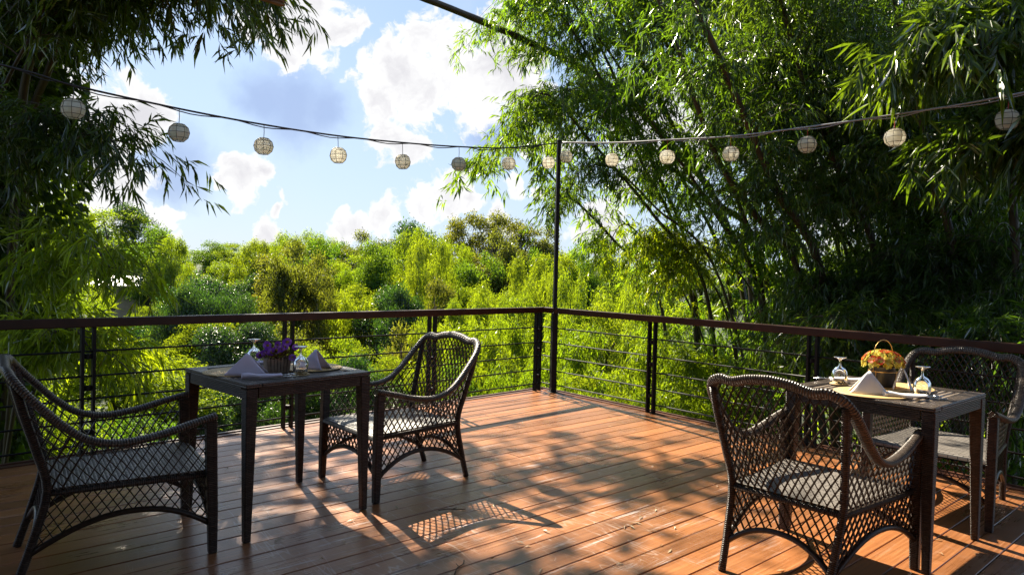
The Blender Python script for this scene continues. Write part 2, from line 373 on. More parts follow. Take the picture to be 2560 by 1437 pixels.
def build_deck():
    b = MB(); pitch = .1445; rnd = random.Random(3)
    ys = [p.y for p in POLY]; y = min(ys); k = 0
    while y < max(ys):
        off = rnd.uniform(0, 2.4); x = min(p.x for p in POLY) - off
        while x < max(p.x for p in POLY):
            ln = rnd.choice((2.4, 2.9, 2.9, 3.4))
            def piece(e):
                q = clip(POLY, 1, 0, x + ln - .0015); q = clip(q, -1, 0, -(x + .0015)); q = clip(q, 0, 1, y + pitch - .0028 - e); return clip(q, 0, -1, -(y + .0028 + e))
            o, i = piece(0), piece(.003)
            if len(o) > 2:
                n = len(o); dz = rnd.uniform(-.0012, .0012); a = len(b.v)
                if len(i) != n: i = o
                b.v += [(p.x, p.y, dz) for p in i] + [(p.x, p.y, dz - .0025) for p in o] + [(p.x, p.y, dz - .026) for p in o]
                b.quaduv(range(a, a + n))
                for r_ in (0, 1):
                    for j in range(n):
                        j2 = (j + 1) % n; b.quaduv((a + r_*n + n + j, a + r_*n + n + j2, a + r_*n + j2, a + r_*n + j))
            x += ln
        y += pitch; k += 1
    d = b.build('deck', M['deck']); d.rotation_euler = (0, 0, BA); tag(d, 'red-brown plank deck with pale scratches', None, None, 'structure')
    t = MB()
    for e in (LE, RE):
        p, q = Vector((*C0, -.013)), Vector((*e, -.013)); dr = (q - p).normalized(); nrm = Vector((dr.y, -dr.x, 0))
        if nrm.dot(Vector((0, 4, 0)) - p) < 0: nrm = -nrm
        t.bar(p - nrm * .014 - dr * .02, q - nrm * .014, .026, .064); t.bar(p - nrm * .02 + Vector((0, 0, -.15)), q - nrm * .02 + Vector((0, 0, -.15)), .04, .19)
        t.bar(p + nrm * .03 + Vector((0, 0, .0175)) + dr * .02, q + nrm * .03 + Vector((0, 0, .0175)), .05, .008)
    tr = t.build('deck_edge_board', M['trim']); tag(tr, 'dark edge board round the plank deck', None, None, 'structure')
    j = MB(); j.poly([(p.x, p.y, -.05) for p in POLY]); jo = j.build('gap_shade_sheet', M['soil']); jo.rotation_euler = (0, 0, BA); tag(jo, 'dark sheet below the deck boards standing in for shade in the gaps', None, None, 'structure')  # dark sheet added underneath to paint the shade in the board gaps
    # piles below the deck
    for k, (px, py) in enumerate(((.35, 7.9), (-3, 4.6), (3.2, 4.6), (-5.8, 1.9), (5.9, 1.5), (0, 4))):
        w = MB(); w.box((px, py, -3.05), (.2, .2, 5.9)); o = w.build('deck_pile', M['bark']); tag(o, kind='structure')
build_deck()

# ------------------------------------------------------------------ railing
def railing(D, posts, label, inset):
    root = empty('deck_railing', (*C0, 0), 0, label, 'railing', 'railings along the deck edges')
    n = Vector((D.y, -D.x)); n = n if n.dot(Vector((0, 3)) - C0) > 0 else -n
    def P(s, z, off=0): q = D * s + n * (inset + off); return (q.x, q.y, z)
    s0 = inset * .9
    b = MB(); b.bar(P(s0 * .35, .973), P(9.5, .973), .062, .066); bevel(b.build('handrail', M['rail'], root), .006)
    for z in (.09, .255, .42, .585, .765):
        b = MB(); b.tube([P(s0, z), P(9.4, z)], .0075, 8); b.build('rod', M['iron'], root)
    for s in posts:
        b = MB()
        for e in (-.036, .036): b.bar(P(s + e, -.02), P(s + e, .939), .012 if False else .05, .02, up=(D.x, D.y, 0))
        for z in (.18, .5, .73): b.box(P(s, z), (.05, .05, .035))
        b.build('post', M['iron'], root)
    return root
railing(LD, (.16, 1.76, 3.34, 4.87, 6.4, 7.9), 'black rod railing with brown handrail behind the purple flower table', .06)
railing(RD, (1.70, 3.38, 5.0, 6.7, 8.3), 'black rod railing with brown handrail behind the bucket flower table', .06)
b = MB(); b.box((0, 0, 1.965), (.044, .044, 2.03)); b.box((0, 0, .475), (.066, .066, .95)); b.box((0, 0, 2.985), (.05, .05, .012)); b.box((0, 0, .004), (.11, .11, .012))
po = b.build('light_pole', M['iron'], None, (.515, 8.12, 0)); po.rotation_euler = (0, 0, R(20)); bevel(po, .004); tag(po, 'tall thin black pole at the deck corner holding both strings of lanterns', 'pole')

# ------------------------------------------------------------------ lanterns and their wires
def wire(name, pts, mat, label, r=.008):
    b = MB(); path = catmull(pts, 8); b.tube(path, r, 6)
    p2 = [p + Vector((0, 0, -.012 + .012 * math.sin(i * .9))) for i, p in enumerate(path)]; b.tube(p2, r * .6, 5)
    return tag(b.build(name, mat), label, 'cable', 'cables carrying the lanterns')
WL = [(-6.2, 2.2, 3.0), (-4.7, 3.5, 2.82), (-3.463, 4.598, 2.713), (-3.154, 4.881, 2.66), (-2.635, 5.357, 2.622), (-2.138, 5.812, 2.609), (-1.624, 6.283, 2.621), (-1.11, 6.754, 2.662), (-.597, 7.224, 2.722), (-.074, 7.703, 2.81), (.49, 8.11, 2.955)]
WR = [(.54, 8.11, 2.965), (1.065, 7.572, 2.871), (1.549, 7.009, 2.804), (2.024, 6.456, 2.741), (2.504, 5.899, 2.72), (2.96, 5.368, 2.715), (3.437, 4.814, 2.729), (4.6, 3.45, 2.84), (5.9, 1.9, 3.0)]
wire('lantern_cable', WL, M['cable'], 'dark sagging cable of hanging lanterns left of the black pole')
wire('lantern_cable', WR, M['cablegrey'], 'pale taut cable of hanging lanterns right of the black pole')
def capizmat():
    mt, nt, N, L, B = newmat('capiz_shell')
    g = N.new('ShaderNodeNewGeometry'); tc = N.new('ShaderNodeTexCoord'); nz = N.new('ShaderNodeTexNoise'); nz.inputs['Scale'].default_value = 14; L.new(tc.outputs['Object'], nz.inputs['Vector'])
    c = ramp(N, L, nz.outputs[0], [(.3, (.80, .73, .55)), (.7, (.95, .93, .86))])
    d = N.new('ShaderNodeBsdfDiffuse'); t = N.new('ShaderNodeBsdfTranslucent'); tr = N.new('ShaderNodeBsdfTransparent'); gl = N.new('ShaderNodeBsdfGlossy'); gl.inputs['Roughness'].default_value = .25
    L.new(c, d.inputs[0]); L.new(c, t.inputs[0])
    def mx(f, a, b_):
        n = N.new('ShaderNodeMixShader'); n.inputs[0].default_value = f; L.new(a, n.inputs[1]); L.new(b_, n.inputs[2]); return n.outputs[0]
    s = mx(.75, d.outputs[0], t.outputs[0]); s = mx(.14, s, tr.outputs[0]); s = mx(.05, s, gl.outputs[0]); L.new(s, N['Material Output'].inputs[0]); N.remove(B)
    return mt
M['capiz'] = capizmat(); M['came'] = simple('brass_came', (.06, .045, .025), rough=.5, metal=.0)
def make_lantern(cordmat):
    root = empty('capiz_lantern')
    prof = [(.040, .066), (.068, .040), (.079, 0), (.068, -.040), (.040, -.066)]; n = 8
    b = MB(); b.lathe(prof, n, smooth=False)
    b.poly([(prof[0][0] * math.cos(2*math.pi*k/n), prof[0][0] * math.sin(2*math.pi*k/n), .066) for k in range(n)])
    b.build('shell', M['capiz'], root)
    f = MB()
    for k in range(n):
        a = 2 * math.pi * k / n; f.tube([(r * 1.012 * math.cos(a), r * 1.012 * math.sin(a), z) for r, z in prof], .0019, 5)
    for r, z in prof: f.tube([(r * 1.012 * math.cos(2*math.pi*k/n), r * 1.012 * math.sin(2*math.pi*k/n), z) for k in range(n + 1)], .0019, 5, cap=False)
    f.build('frame', M['came'], root)
    c = MB(); c.tube([(0, 0, .064), (.003, 0, .11), (-.002, .001, .15), (0, 0, 1)], .0028, 5); c.build('cord', cordmat, root)
    return root
LDARK = make_lantern(M['cable']); LRED = make_lantern(M['redcord'])
LANT = [((-3.153, 4.882, 2.493), 'first shell lantern from the left, among the dark leaves'), ((-2.633, 5.359, 2.436), 'second shell lantern from the left, below the tips of bamboo leaves'),
        ((-2.136, 5.814, 2.427), 'third shell lantern from the left, hanging above the small round cloud'), ((-1.622, 6.286, 2.443), 'fourth shell lantern from the left against open blue sky'),
        ((-1.107, 6.757, 2.474), 'fifth shell lantern from the left, in front of a low white cloud'), ((-.593, 7.228, 2.538), 'sixth shell lantern from the left, third from the black pole'),
        ((-.07, 7.707, 2.636), 'seventh shell lantern from the left, second from the black pole'), ((.395, 8.10, 2.72), 'small tilted shell lantern touching the left side of the black pole'),
        ((.60, 8.05, 2.785), 'shell lantern close against the right side of the black pole'), ((1.069, 7.567, 2.681), 'pale shell lantern second to the right of the black pole'),
        ((1.553, 7.004, 2.628), 'shell lantern on red cord third to the right of the pole'), ((2.028, 6.452, 2.576), 'shell lantern on red cord fourth to the right of the pole'),
        ((2.507, 5.895, 2.569), 'shell lantern on red cord third from the right edge of the photo'), ((2.964, 5.364, 2.536), 'shell lantern second from the right edge, above the bucket flowers'),
        ((3.441, 4.81, 2.561), 'largest shell lantern at the right edge over the farthest chair')]
def wire_z(pts, x):
    for a, c in zip(pts, pts[1:]):
        if a[0] <= x <= c[0]: return a[2] + (c[2] - a[2]) * (x - a[0]) / (c[0] - a[0])
    return pts[-1][2]
for i, (p, lab) in enumerate(LANT):
    src = LDARK if i < 9 else LRED
    o = src if i in (0, 9) else copy_tree(src)
    o.location = p; o.rotation_euler = (R(random.uniform(-3, 3)) if i != 7 else R(8), R(-10) if i == 7 else 0, random.uniform(0, 3)); tag(o, lab, 'lantern', 'shell lanterns hung along the cables')
    top = wire_z(WL if i < 8 else WR, p[0]) - p[2]
    for ch in o.children:
        if ch.name.startswith('cord'): ch.scale = (1, 1, max(top, .1)); 
for o in list(bpy.data.objects):        # the cord mesh is 1 m tall; give it the drop of its own lantern
    if o.name.startswith('cord'):
        k = o.scale[2]; me = bpy.data.meshes.new('cord'); b = MB(); b.tube([(0, 0, .064), (.003, 0, .064 + (k - .064) * .5), (0, 0, k)], .0028, 5)
        mt_ = o.data.materials[0]; o.data = bpy.data.meshes.new('cord'); o.data.from_pydata(b.v, [], b.f); o.data.materials.append(mt_); o.scale = (1, 1, 1)

# ------------------------------------------------------------------ wicker chairs
RIM = [(.338, .385, .672), (.347, .27, .645), (.35, .12, .607), (.35, -.03, .592), (.35, -.15, .622), (.348, -.24, .69), (.344, -.32, .775), (.335, -.385, .85), (.305, -.425, .905), (.25, -.44, .928), (.19, -.447, .922), (.10, -.452, .943), (0, -.455, .953)]
UPR = [(.245, -.40, 0), (.255, -.345, .18), (.268, -.295, .40), (.287, -.335, .58), (.305, -.38, .74), (.315, -.415, .88)]
def lin(pts, a, ia, ib):
    p = sorted((q[ia], q[ib]) for q in pts); return float(np.interp(a, [t[0] for t in p], [t[1] for t in p]))
def lattice(mb, P, s0, s1, zb, zt, dx, slope, r):
    """strands crossing both ways over the panel s in [s0,s1], z in [zb(s), zt(s)], mapped by P(s,z)"""
    span = 1.2 / slope
    for sg in (1, -1):
        x0 = s0 - span; 
        while x0 < s1 + span:
            run = []
            def flush():
                if len(run) > 2: mb.tube(run, r, 4, ry=r * .6, cap=False, smooth=False, spin=math.pi / 4)
            k = 0
            for i in range(61):
                z = i * .0167; s = x0 + sg * z / slope
                if s0 <= s <= s1 and zb(s) <= z <= zt(s):
                    p = P(s, z); run.append(p)
                else:
                    flush(); run = []
            flush(); x0 += dx
def make_chair():
    root = empty('wicker_armchair')
    # rim
    half = catmull(RIM, 5); path = half + [Vector((-p.x, p.y, p.z)) for p in reversed(half[:-1])]
    b = MB(); K = len(path)
    rx = [.028 if 6 < i < K - 7 else .025 for i in range(K)]
    b.tube(path, rx, 12, ry=[.018] * K, up=None); b.build('rim', M['braid'], root)
    # legs
    for sx in (1, -1):
        b = MB(); b.tube([(sx * .338, .375, 0), (sx * .337, .372, .2), (sx * .335, .365, .42), (sx * .336, .36, .655)], [.028, .033, .036, .036], 4, spin=math.pi / 4, smooth=False); bevel(b.build('front_leg', M['wicker'], root), .007)
        b = MB(); b.tube([(sx * x, y, z) for x, y, z in catmull(UPR, 4)], .019, 8); b.build('rear_leg', M['wicker'], root)
    # seat
    b = MB()
    rows = [(-.285, .405), (-.1, .402), (.1, .402), (.28, .408), (.355, .408), (.385, .398), (.39, .38)]
    def hx(y): return .262 + (.315 - .262) * min(1, (y + .285) / .6)
    for (y0, z0), (y1, z1) in zip(rows, rows[1:]):
        a, c = hx(y0), hx(y1)
        for k in range(6):
            t0, t1 = -1 + k / 3, -1 + (k + 1) / 3
            b.poly([(a*t0, y0, z0), (a*t1, y0, z0), (c*t1, y1, z1), (c*t0, y1, z1)], [(a*t0, y0), (a*t1, y0), (c*t1, y1), (c*t0, y1)], True)
    b.poly([(-.262, -.285, .38), (-.315, .39, .372), (.315, .39, .372), (.262, -.285, .38)])
    for s in (1, -1): b.poly([(s*.262, -.285, .405), (s*.315, .355, .408), (s*.315, .39, .372), (s*.262, -.285, .38)])
    b.build('seat', M['seat'], root)
    b = MB(); fr = [(.268, -.295, .385), (.325, .36, .385), (-.325, .36, .385), (-.268, -.295, .385), (.268, -.295, .385)]
    for p, q in zip(fr, fr[1:]): b.tube([p, q], .014, 8)
    b.build('seat_rail', M['wicker'], root)
    R_ = .0054
    # backrest
    def yb(z): return lin(UPR, z, 2, 1)
    def xb(z): return lin(UPR, z, 2, 0)
    halfp = [(p.x, p.y, p.z) for p in half]
    def rimz(x): return lin([q for q in halfp if q[1] < -.30], abs(x), 0, 2)
    b = MB()
    def PB(s, z): return (s * xb(z) / .29, yb(z) - .035 * (1 - (s / .29) ** 2) * min(1, (z - .39) / .3), z)
    lattice(b, PB, -.29, .29, lambda s: .385, lambda s: rimz(abs(s) * 1.06) - .005, .037, 1.72, R_); b.build('backrest', M['strand'], root)
    # arm panels
    def rimzy(y): return lin([q for q in halfp if q[1] > -.43], y, 1, 2)
    for sx in (1, -1):
        b = MB()
        def PS(s, z):
            yr = yb(z); t = (s + .30) / .66; y = yr + (.36 - yr) * t
            w = min(1, max(0, (z - .39) / .25)); x = (1 - w) * (.27 + .055 * t) + w * (xb(z) + (.338 - xb(z)) * min(1, t * 2.2))
            return (sx * x, y, z)
        lattice(b, PS, -.30, .36, lambda s: .385, lambda s: rimzy(max(s - .045 * (s < .0), -.42)) - .005, .042, 1.5, R_); b.build('arm_panel', M['strand'], root)
    # skirts with arched lower rails
    def skirt(A, B_, za, zc, pk, nm):
        A, B_ = Vector(A), Vector(B_); d = (B_ - A).length
        def zb(s): t = s / d; return za + (zc - za) * t + pk * (1 - abs(2*t - 1) ** 2.2)
        def edge(pt, z): 
            return pt
        def P(s, z):
            t = s / d; k = max(0, (.385 - z) / .385)
            q = A.lerp(B_, t); off = skirt_off(A, k).lerp(skirt_off(B_, k), t); return (q.x + off.x, q.y + off.y, z)
        b = MB(); lattice(b, P, 0, d, zb, lambda s: .385, .042, 1.4, R_)
        path = [P(d * i / 16, zb(d * i / 16)) for i in range(17)]; b.tube(path, .014, 8); b.build(nm, M['strand'], root)
    def skirt_off(p, k):
        if p.y < 0: return Vector((-.018 * k * (1 if p.x > 0 else -1), -.09 * k * (.6 + .6 * k), 0))
        return Vector((.012 * k * (1 if p.x > 0 else -1), .012 * k, 0))
    skirt((.326, .36, .385), (-.326, .36, .385), .145, .145, .12, 'skirt')
    skirt((-.268, -.295, .385), (.268, -.295, .385), .125, .125, .11, 'skirt')
    for sx in (1, -1): skirt((sx * .268, -.295, .385), (sx * .33, .36, .385), .125, .145, .125, 'skirt')
    return root
CH = make_chair()
CHAIRS = [((-1.938, 3.37), 36.0, 'dark wicker armchair cut by the left edge, seen from its side'), ((-.745, 4.585), 223.0, 'dark wicker armchair drawn up to the purple flower table near the pole'),
          ((1.505, 3.335), 41.0, 'dark wicker armchair seen from behind, in front of the bucket flower table'), ((2.79, 4.36), 223.0, 'sunlit wicker armchair facing us beyond the bucket flower table')]
for i, (p, a, lab) in enumerate(CHAIRS):
    o = CH if i == 0 else copy_tree(CH)
    o.location = (*p, 0); o.rotation_euler = (0, 0, R(a - 90)); tag(o, lab, 'chair', 'wicker armchairs round the two tables')

# ------------------------------------------------------------------ tables
TZ = .81
def make_table():
    root = empty('wicker_table'); S = .755; h = S / 2; w = .085
    b = MB()
    for k in range(4):                       # woven border of the top, four butted pieces
        Mx = Matrix.Rotation(k * math.pi / 2, 4, 'Z'); b.box((w / 2, -h + w / 2, TZ - .012), (S - w - .002, w, .024), Mx)
    bevel(b.build('top_border', M['braid'], root), .006)
    b = MB(); n = 16; iw = S - 2 * w - .006
    for k in range(n):
        y = -iw / 2 + iw * (k + .5) / n; b.box((0, y, TZ - .013), (iw, iw / n - .008, .014))
    bevel(b.build('slat_panel', M['slat'], root), .004)
    b = MB(); b.box((0, 0, TZ - .034), (iw + .02, iw + .02, .014)); b.build('under_panel', M['bucket'], root)
    for k in range(4):
        Mx = Matrix.Rotation(k * math.pi / 2, 4, 'Z'); b = MB(); b.box((0, -h + .02, TZ - .051), (S - .14, .03, .054), Mx); b.build('apron', M['wicker'], root)
    for sx, sy in ((1, 1), (1, -1), (-1, 1), (-1, -1)):
        b = MB(); b.box((sx * (h - .033), sy * (h - .033), (TZ - .025) / 2), (.064, .064, TZ - .025), None)
        for i in range(len(b.v) - 8, len(b.v) - 4):       # taper towards the foot, outer faces upright
            x, y, z = b.v[i]; cx, cy = sx * (h - .022), sy * (h - .022); b.v[i] = (cx + (x - sx * (h - .033)) * .56, cy + (y - sy * (h - .033)) * .56, z)
        bevel(b.build('leg', M['wicker'], root), .006)
    return root
T1 = make_table(); T1.location = (-1.345, 3.955, 0); T1.rotation_euler = (0, 0, R(47.5)); tag(T1, 'square dark wicker table set with purple flowers and lilac napkins', 'table', 'square wicker tables')
T2 = copy_tree(T1); T2.location = (2.08, 3.775, 0); T2.rotation_euler = (0, 0, R(40)); tag(T2, 'square dark wicker table set with orange flowers in a black bucket', 'table', 'square wicker tables')

# ------------------------------------------------------------------ things on the tables
def matmat():
    mt, nt, N, L, B = newmat('placemat_straw'); tc = N.new('ShaderNodeTexCoord'); w = N.new('ShaderNodeTexWave'); w.wave_type = 'RINGS'; w.rings_direction = 'SPHERICAL'; w.inputs['Scale'].default_value = 26; w.inputs['Distortion'].default_value = .6
    L.new(tc.outputs['Object'], w.inputs['Vector']); L.new(ramp(N, L, w.outputs[0], [(.0, (.36, .22, .08)), (1, (.62, .42, .17))]), B.inputs['Base Color']); B.inputs['Roughness'].default_value = .6
    bp = N.new('ShaderNodeBump'); bp.inputs['Strength'].default_value = .5; bp.inputs['Distance'].default_value = .003; L.new(w.outputs[0], bp.inputs['Height']); L.new(bp.outputs[0], B.inputs['Normal']); return mt
M['mat'] = matmat()
def placemat(x, y, r, label, cat='placemat', z=TZ, nm='placemat'):
    b = MB(); b.lathe([(0, .004), (r * .5, .005), (r * .97, .004), (r, .002), (r * .97, 0)], 48); return tag(b.build(nm, M['mat'], None, (x, y, z + .001)), label, cat, 'round straw mats on the tables')
def napkin(x, y, z, rz, w, h, mat, label):
    """napkin folded into a standing tent: two soft leaves meeting on a ridge, open behind"""
    b = MB(); nx, nz = 14, 9
    def sheet(sg):
        base = len(b.v)
        for j in range(nz + 1):
            v = j / nz
            for i in range(nx + 1):
                u = i / nx * 2 - 1
                hw = w / 2 * (1 - v) + .004; z_ = h * v
                depth = sg * (.055 * (1 - v) ** .8) * (1 - .25 * u * u) + .004 * math.sin(3 * u + v * 4) * (1 - v)
                b.v.append((u * hw, depth - .0, z_))
        for j in range(nz):
            for i in range(nx):
                a = base + j * (nx + 1) + i; f = (a, a + 1, a + nx + 2, a + nx + 1); b.quaduv(f if sg < 0 else tuple(reversed(f)), None, True)
    sheet(-1); sheet(1)
    o = b.build('folded_napkin', mat, None, (x, y, z)); o.rotation_euler = (0, 0, rz)
    md = o.modifiers.new('thick', 'SOLIDIFY'); md.thickness = .004; md.offset = 0
    return tag(o, label, 'napkin', 'folded napkins on the tables')
def wrap(x, y, z, rz, mat, label):
    """cutlery rolled in a napkin"""
    root = empty('cutlery_roll', (x, y, z), rz, label, 'cutlery', 'cutlery rolled in napkins')
    b = MB(); path = []; rx = []; ry = []
    for i in range(15):
        t = i / 14; path.append((-.11 + .20 * t, .006 * math.sin(t * 7), .015 + .002 * math.sin(t * 9))); k = .02 + .006 * math.sin(t * 11) * t + .012 * t * t; rx.append(k); ry.append(.013 + .002 * math.sin(t * 13) - .004 * t)
    b.tube(path, rx, 14, ry=ry); o = b.build('napkin', mat, root)
    b = MB()
    b.tube([(.02, .006, .016), (.10, .008, .016), (.125, .008, .018)], [.004, .003, .004], 6, ry=.002)
    for k in range(4): b.tube([(.125, .008 + (k - 1.5) * .0052, .018), (.14, .008 + (k - 1.5) * .0056, .021), (.165, .008 + (k - 1.5) * .0056, .019)], .0017, 5)
    b.tube([(.12, .0, .0175), (.128, .017, .018)], .003, 5, ry=.002); b.tube([(.12, .016, .0175), (.128, -.001, .018)], .003, 5, ry=.002)
    b.build('fork', M['steel'], root)
    b = MB(); b.tube([(.02, -.014, .012), (.10, -.016, .012), (.18, -.014, .012)], [.004, .008, .003], 6, ry=.0018); b.build('knife', M['steel'], root)
    return root
def glassmat():
    mt, nt, N, L, B = newmat('clear_glass'); B.inputs['Base Color'].default_value = (1, 1, 1, 1); B.inputs['Transmission Weight'].default_value = 1; B.inputs['Roughness'].default_value = .0; B.inputs['IOR'].default_value = 1.45
    lp = N.new('ShaderNodeTexNoise'); lp.inputs['Scale'].default_value = 30; return mt
M['glass'] = glassmat()
def make_glass():
    prof_o = [(.037, 0), (.041, .02), (.043, .045), (.040, .068), (.028, .088), (.011, .098), (.0055, .105), (.0055, .128), (.009, .138), (.030, .147), (.036, .150), (.036, .152), (.0, .153)]
    prof_i = [(.0, .086), (.020, .084), (.0375, .066), (.0405, .045), (.0385, .02), (.0352, 0), (.037, 0)]
    b = MB(); b.lathe(list(reversed(prof_o)) + list(reversed(prof_i)), 32); return b
def glass(x, y, label, z=TZ):
    o = make_glass().build('upturned_glass', M['glass'], None, (x, y, z + .0015)); return tag(o, label, 'wine glass', 'upside-down stemmed glasses')
def T(p): return (p[0] * .9593, p[1] * .9593)
# left table
placemat(-1.525, 3.835, .19, 'round straw placemat below the front lilac napkin'); placemat(-1.20, 4.075, .19, 'round straw placemat nearest the pole on the purple flower table')
napkin(-1.44, 3.725, TZ + .006, R(14), .215, .112, M['napgrey'], 'wide lilac napkin tent left of the purple flowers')
napkin(-1.145, 4.01, TZ + .006, R(-28), .17, .11, M['napgrey'], 'lilac napkin tent behind the front glass, right of purple flowers')
wrap(-1.312, 3.63, TZ, R(18), M['napgrey'], 'lilac napkin roll with fork in front of the purple flowers')
wrap(-1.47, 4.16, TZ, R(-150), M['napgrey'], 'lilac napkin roll mostly hidden behind the picket flower pot')
placemat(-1.165, 3.79, .052, 'small straw coaster below the front glass beside the fork', 'coaster', nm='coaster')
glass(-1.165, 3.79, 'upside-down wine glass right of the purple flowers', TZ + .005); glass(-1.565, 4.16, 'upside-down wine glass left of and behind the purple flowers')
# right table
placemat(1.93, 3.63, .185, 'round straw placemat under the white napkin in front of the bucket'); placemat(2.20, 3.86, .185, 'round straw placemat behind the bucket of orange flowers')
placemat(1.90, 3.925, .052, 'small straw coaster under the glass left of the bucket', 'coaster', nm='coaster')
placemat(2.165, 3.575, .052, 'small straw coaster under the glass right of the bucket', 'coaster', nm='coaster')
napkin(1.90, 3.60, TZ + .006, R(-22), .18, .115, M['napwhite'], 'white napkin tent in front of the black bucket')
napkin(2.185, 3.80, TZ + .006, R(62), .16, .12, M['napwhite'], 'white napkin tent at the right side of the black bucket')
wrap(2.045, 3.50, TZ, R(-14), M['napwhite'], 'white napkin roll with knife and fork before the right glass')
wrap(1.99, 4.02, TZ, R(166), M['napwhite'], 'white napkin roll lying behind the left glass of the bucket table')
glass(1.90, 3.925, 'upside-down wine glass left of the black bucket', TZ + .005); glass(2.165, 3.575, 'upside-down wine glass right of the black bucket', TZ + .005)

def petal_flower(b, c, nrm, size, petals, rnd, cup=.25, wid=.62):
    n = Vector(nrm).normalized(); a = n.orthogonal().normalized(); bb = n.cross(a); ph = rnd.uniform(0, 6)
    for k in range(petals):
        t = ph + 2 * math.pi * k / petals; d = a * math.cos(t) + bb * math.sin(t); s_ = n.cross(d); L_ = size * rnd.uniform(.85, 1.1)
        p = Vector(c); q = [p, p + d * L_ * .4 + s_ * L_ * wid * .5 + n * L_ * cup * .5, p + d * L_ * .85 + s_ * L_ * wid * .45 + n * L_ * cup, p + d * L_ + n * L_ * cup * .9, p + d * L_ * .85 - s_ * L_ * wid * .45 + n * L_ * cup, p + d * L_ * .4 - s_ * L_ * wid * .5 + n * L_ * cup * .5]
        b.poly(q)
def flowermat(name, cols, trans):
    mt, nt, N, L, B = newmat(name); g = N.new('ShaderNodeNewGeometry'); c = ramp(N, L, g.outputs['Random Per Island'], cols); N.remove(B)
    d = N.new('ShaderNodeBsdfDiffuse'); t = N.new('ShaderNodeBsdfTranslucent'); L.new(c, d.inputs[0]); L.new(c, t.inputs[0]); x = N.new('ShaderNodeMixShader'); x.inputs[0].default_value = trans
    L.new(d.outputs[0], x.inputs[1]); L.new(t.outputs[0], x.inputs[2]); L.new(x.outputs[0], N['Material Output'].inputs[0]); return mt
M['pansy'] = flowermat('pansy_petals', [(0, (.14, .03, .36)), (.5, (.28, .08, .55)), (1, (.45, .2, .68))], .45)
M['pansyeye'] = flowermat('pansy_eye', [(0, (.02, .005, .06)), (1, (.5, .3, .02))], .2)
M['bronze'] = flowermat('bronze_leaves', [(0, (.05, .03, .01)), (.5, (.16, .07, .02)), (1, (.14, .14, .03))], .4)
M['hyd'] = flowermat('yellow_petals', [(0, (.46, .31, .03)), (.5, (.58, .46, .07)), (1, (.55, .55, .18))], .4)
M['hydred'] = flowermat('red_petals', [(0, (.42, .03, .02)), (.6, (.5, .10, .03)), (1, (.6, .3, .2))], .35)
def pansy_pot(x, y, rz):
    root = empty('flower_pot', (x, y, TZ), rz, 'small pale picket flower pot of purple pansies on left table', 'flower pot'); rnd = random.Random(5)
    b = MB(); w, h = .115, .088
    for side in range(4):
        Mx = Matrix.Rotation(side * math.pi / 2, 4, 'Z')
        for k in range(7):
            xx = (k - 3) * w / 7; e = 1.12; z0, z1 = 0.0, h * rnd.uniform(.94, 1.02); hw = w / 14 * .86; yo, yt = -w / 2, -w / 2 * 1.16
            P = [(xx - hw, yo, z0), (xx + hw, yo, z0), (xx * e + hw, yt, z1 - .007), (xx * e, yt, z1), (xx * e - hw, yt, z1 - .007)]
            Q = [(p[0], p[1] + .005, p[2]) for p in P]; b.poly([Mx @ Vector(p) for p in P]); b.poly([Mx @ Vector(p) for p in reversed(Q)])
            for i in range(5):
                j = (i + 1) % 5; b.poly([Mx @ Vector(t) for t in (P[i], Q[i], Q[j], P[j])])
    b.build('pot', M['pot'], root)
    b = MB(); b.box((0, 0, .04), (w * .95, w * .95, .066), None, .9); b.build('soil', M['soil'], root)
    b = MB()
    for k in range(230):
        a, r = rnd.uniform(0, 6.28), .085 * math.sqrt(rnd.random()); z = .078 + rnd.uniform(0, .065) * (1 - r / .12); p = Vector((r * math.cos(a), r * math.sin(a), z)); d = Vector((math.cos(a), math.sin(a), rnd.uniform(-.3, 1.1))).normalized(); s_ = d.cross(Vector((0, 0, 1))).normalized(); L_ = rnd.uniform(.018, .034)
        b.poly([p, p + d * L_ * .45 + s_ * L_ * .3, p + d * L_, p + d * L_ * .45 - s_ * L_ * .3])
    for k in range(14):
        a = rnd.uniform(0, 6.28); b.tube([(0, 0, .07), (.035 * math.cos(a), .035 * math.sin(a), .11), (.05 * math.cos(a), .05 * math.sin(a), .15)], .0014, 4)
    b.build('leaves', M['bronze'], root)
    cam_dir = Vector((.35, -1, .25))
    for (fx, fz, fy, s_) in ((-.052, .150, -.01, .026), (.058, .170, .0, .03), (-.03, .122, -.05, .027), (.012, .128, -.05, .026), (.036, .132, -.035, .024), (-.085, .098, -.03, .022), (.105, .142, 0, .020), (.095, .088, -.03, .022), (0, .150, .01, .022), (-.012, .118, -.062, .022), (-.05, .112, -.055, .022), (.03, .14, .045, .024)):
        b = MB(); n = cam_dir + Vector((rnd.uniform(-.5, .5), 0, rnd.uniform(-.1, .6)))
        wx = Matrix.Rotation(-rz, 4, 'Z') @ Vector((fx, fy, 0)); n = Matrix.Rotation(-rz, 4, 'Z') @ n
        c = Vector((wx.x, wx.y, fz)); petal_flower(b, c, n, s_, 5, rnd, .12, 1.05); f = b.build('blossom', M['pansy'], root)
        b = MB(); petal_flower(b, c + n.normalized() * .003, n, s_ * .36, 5, rnd, .05, .9); b.build('eye', M['pansyeye'], f)
pansy_pot(-1.325, 3.87, R(30))
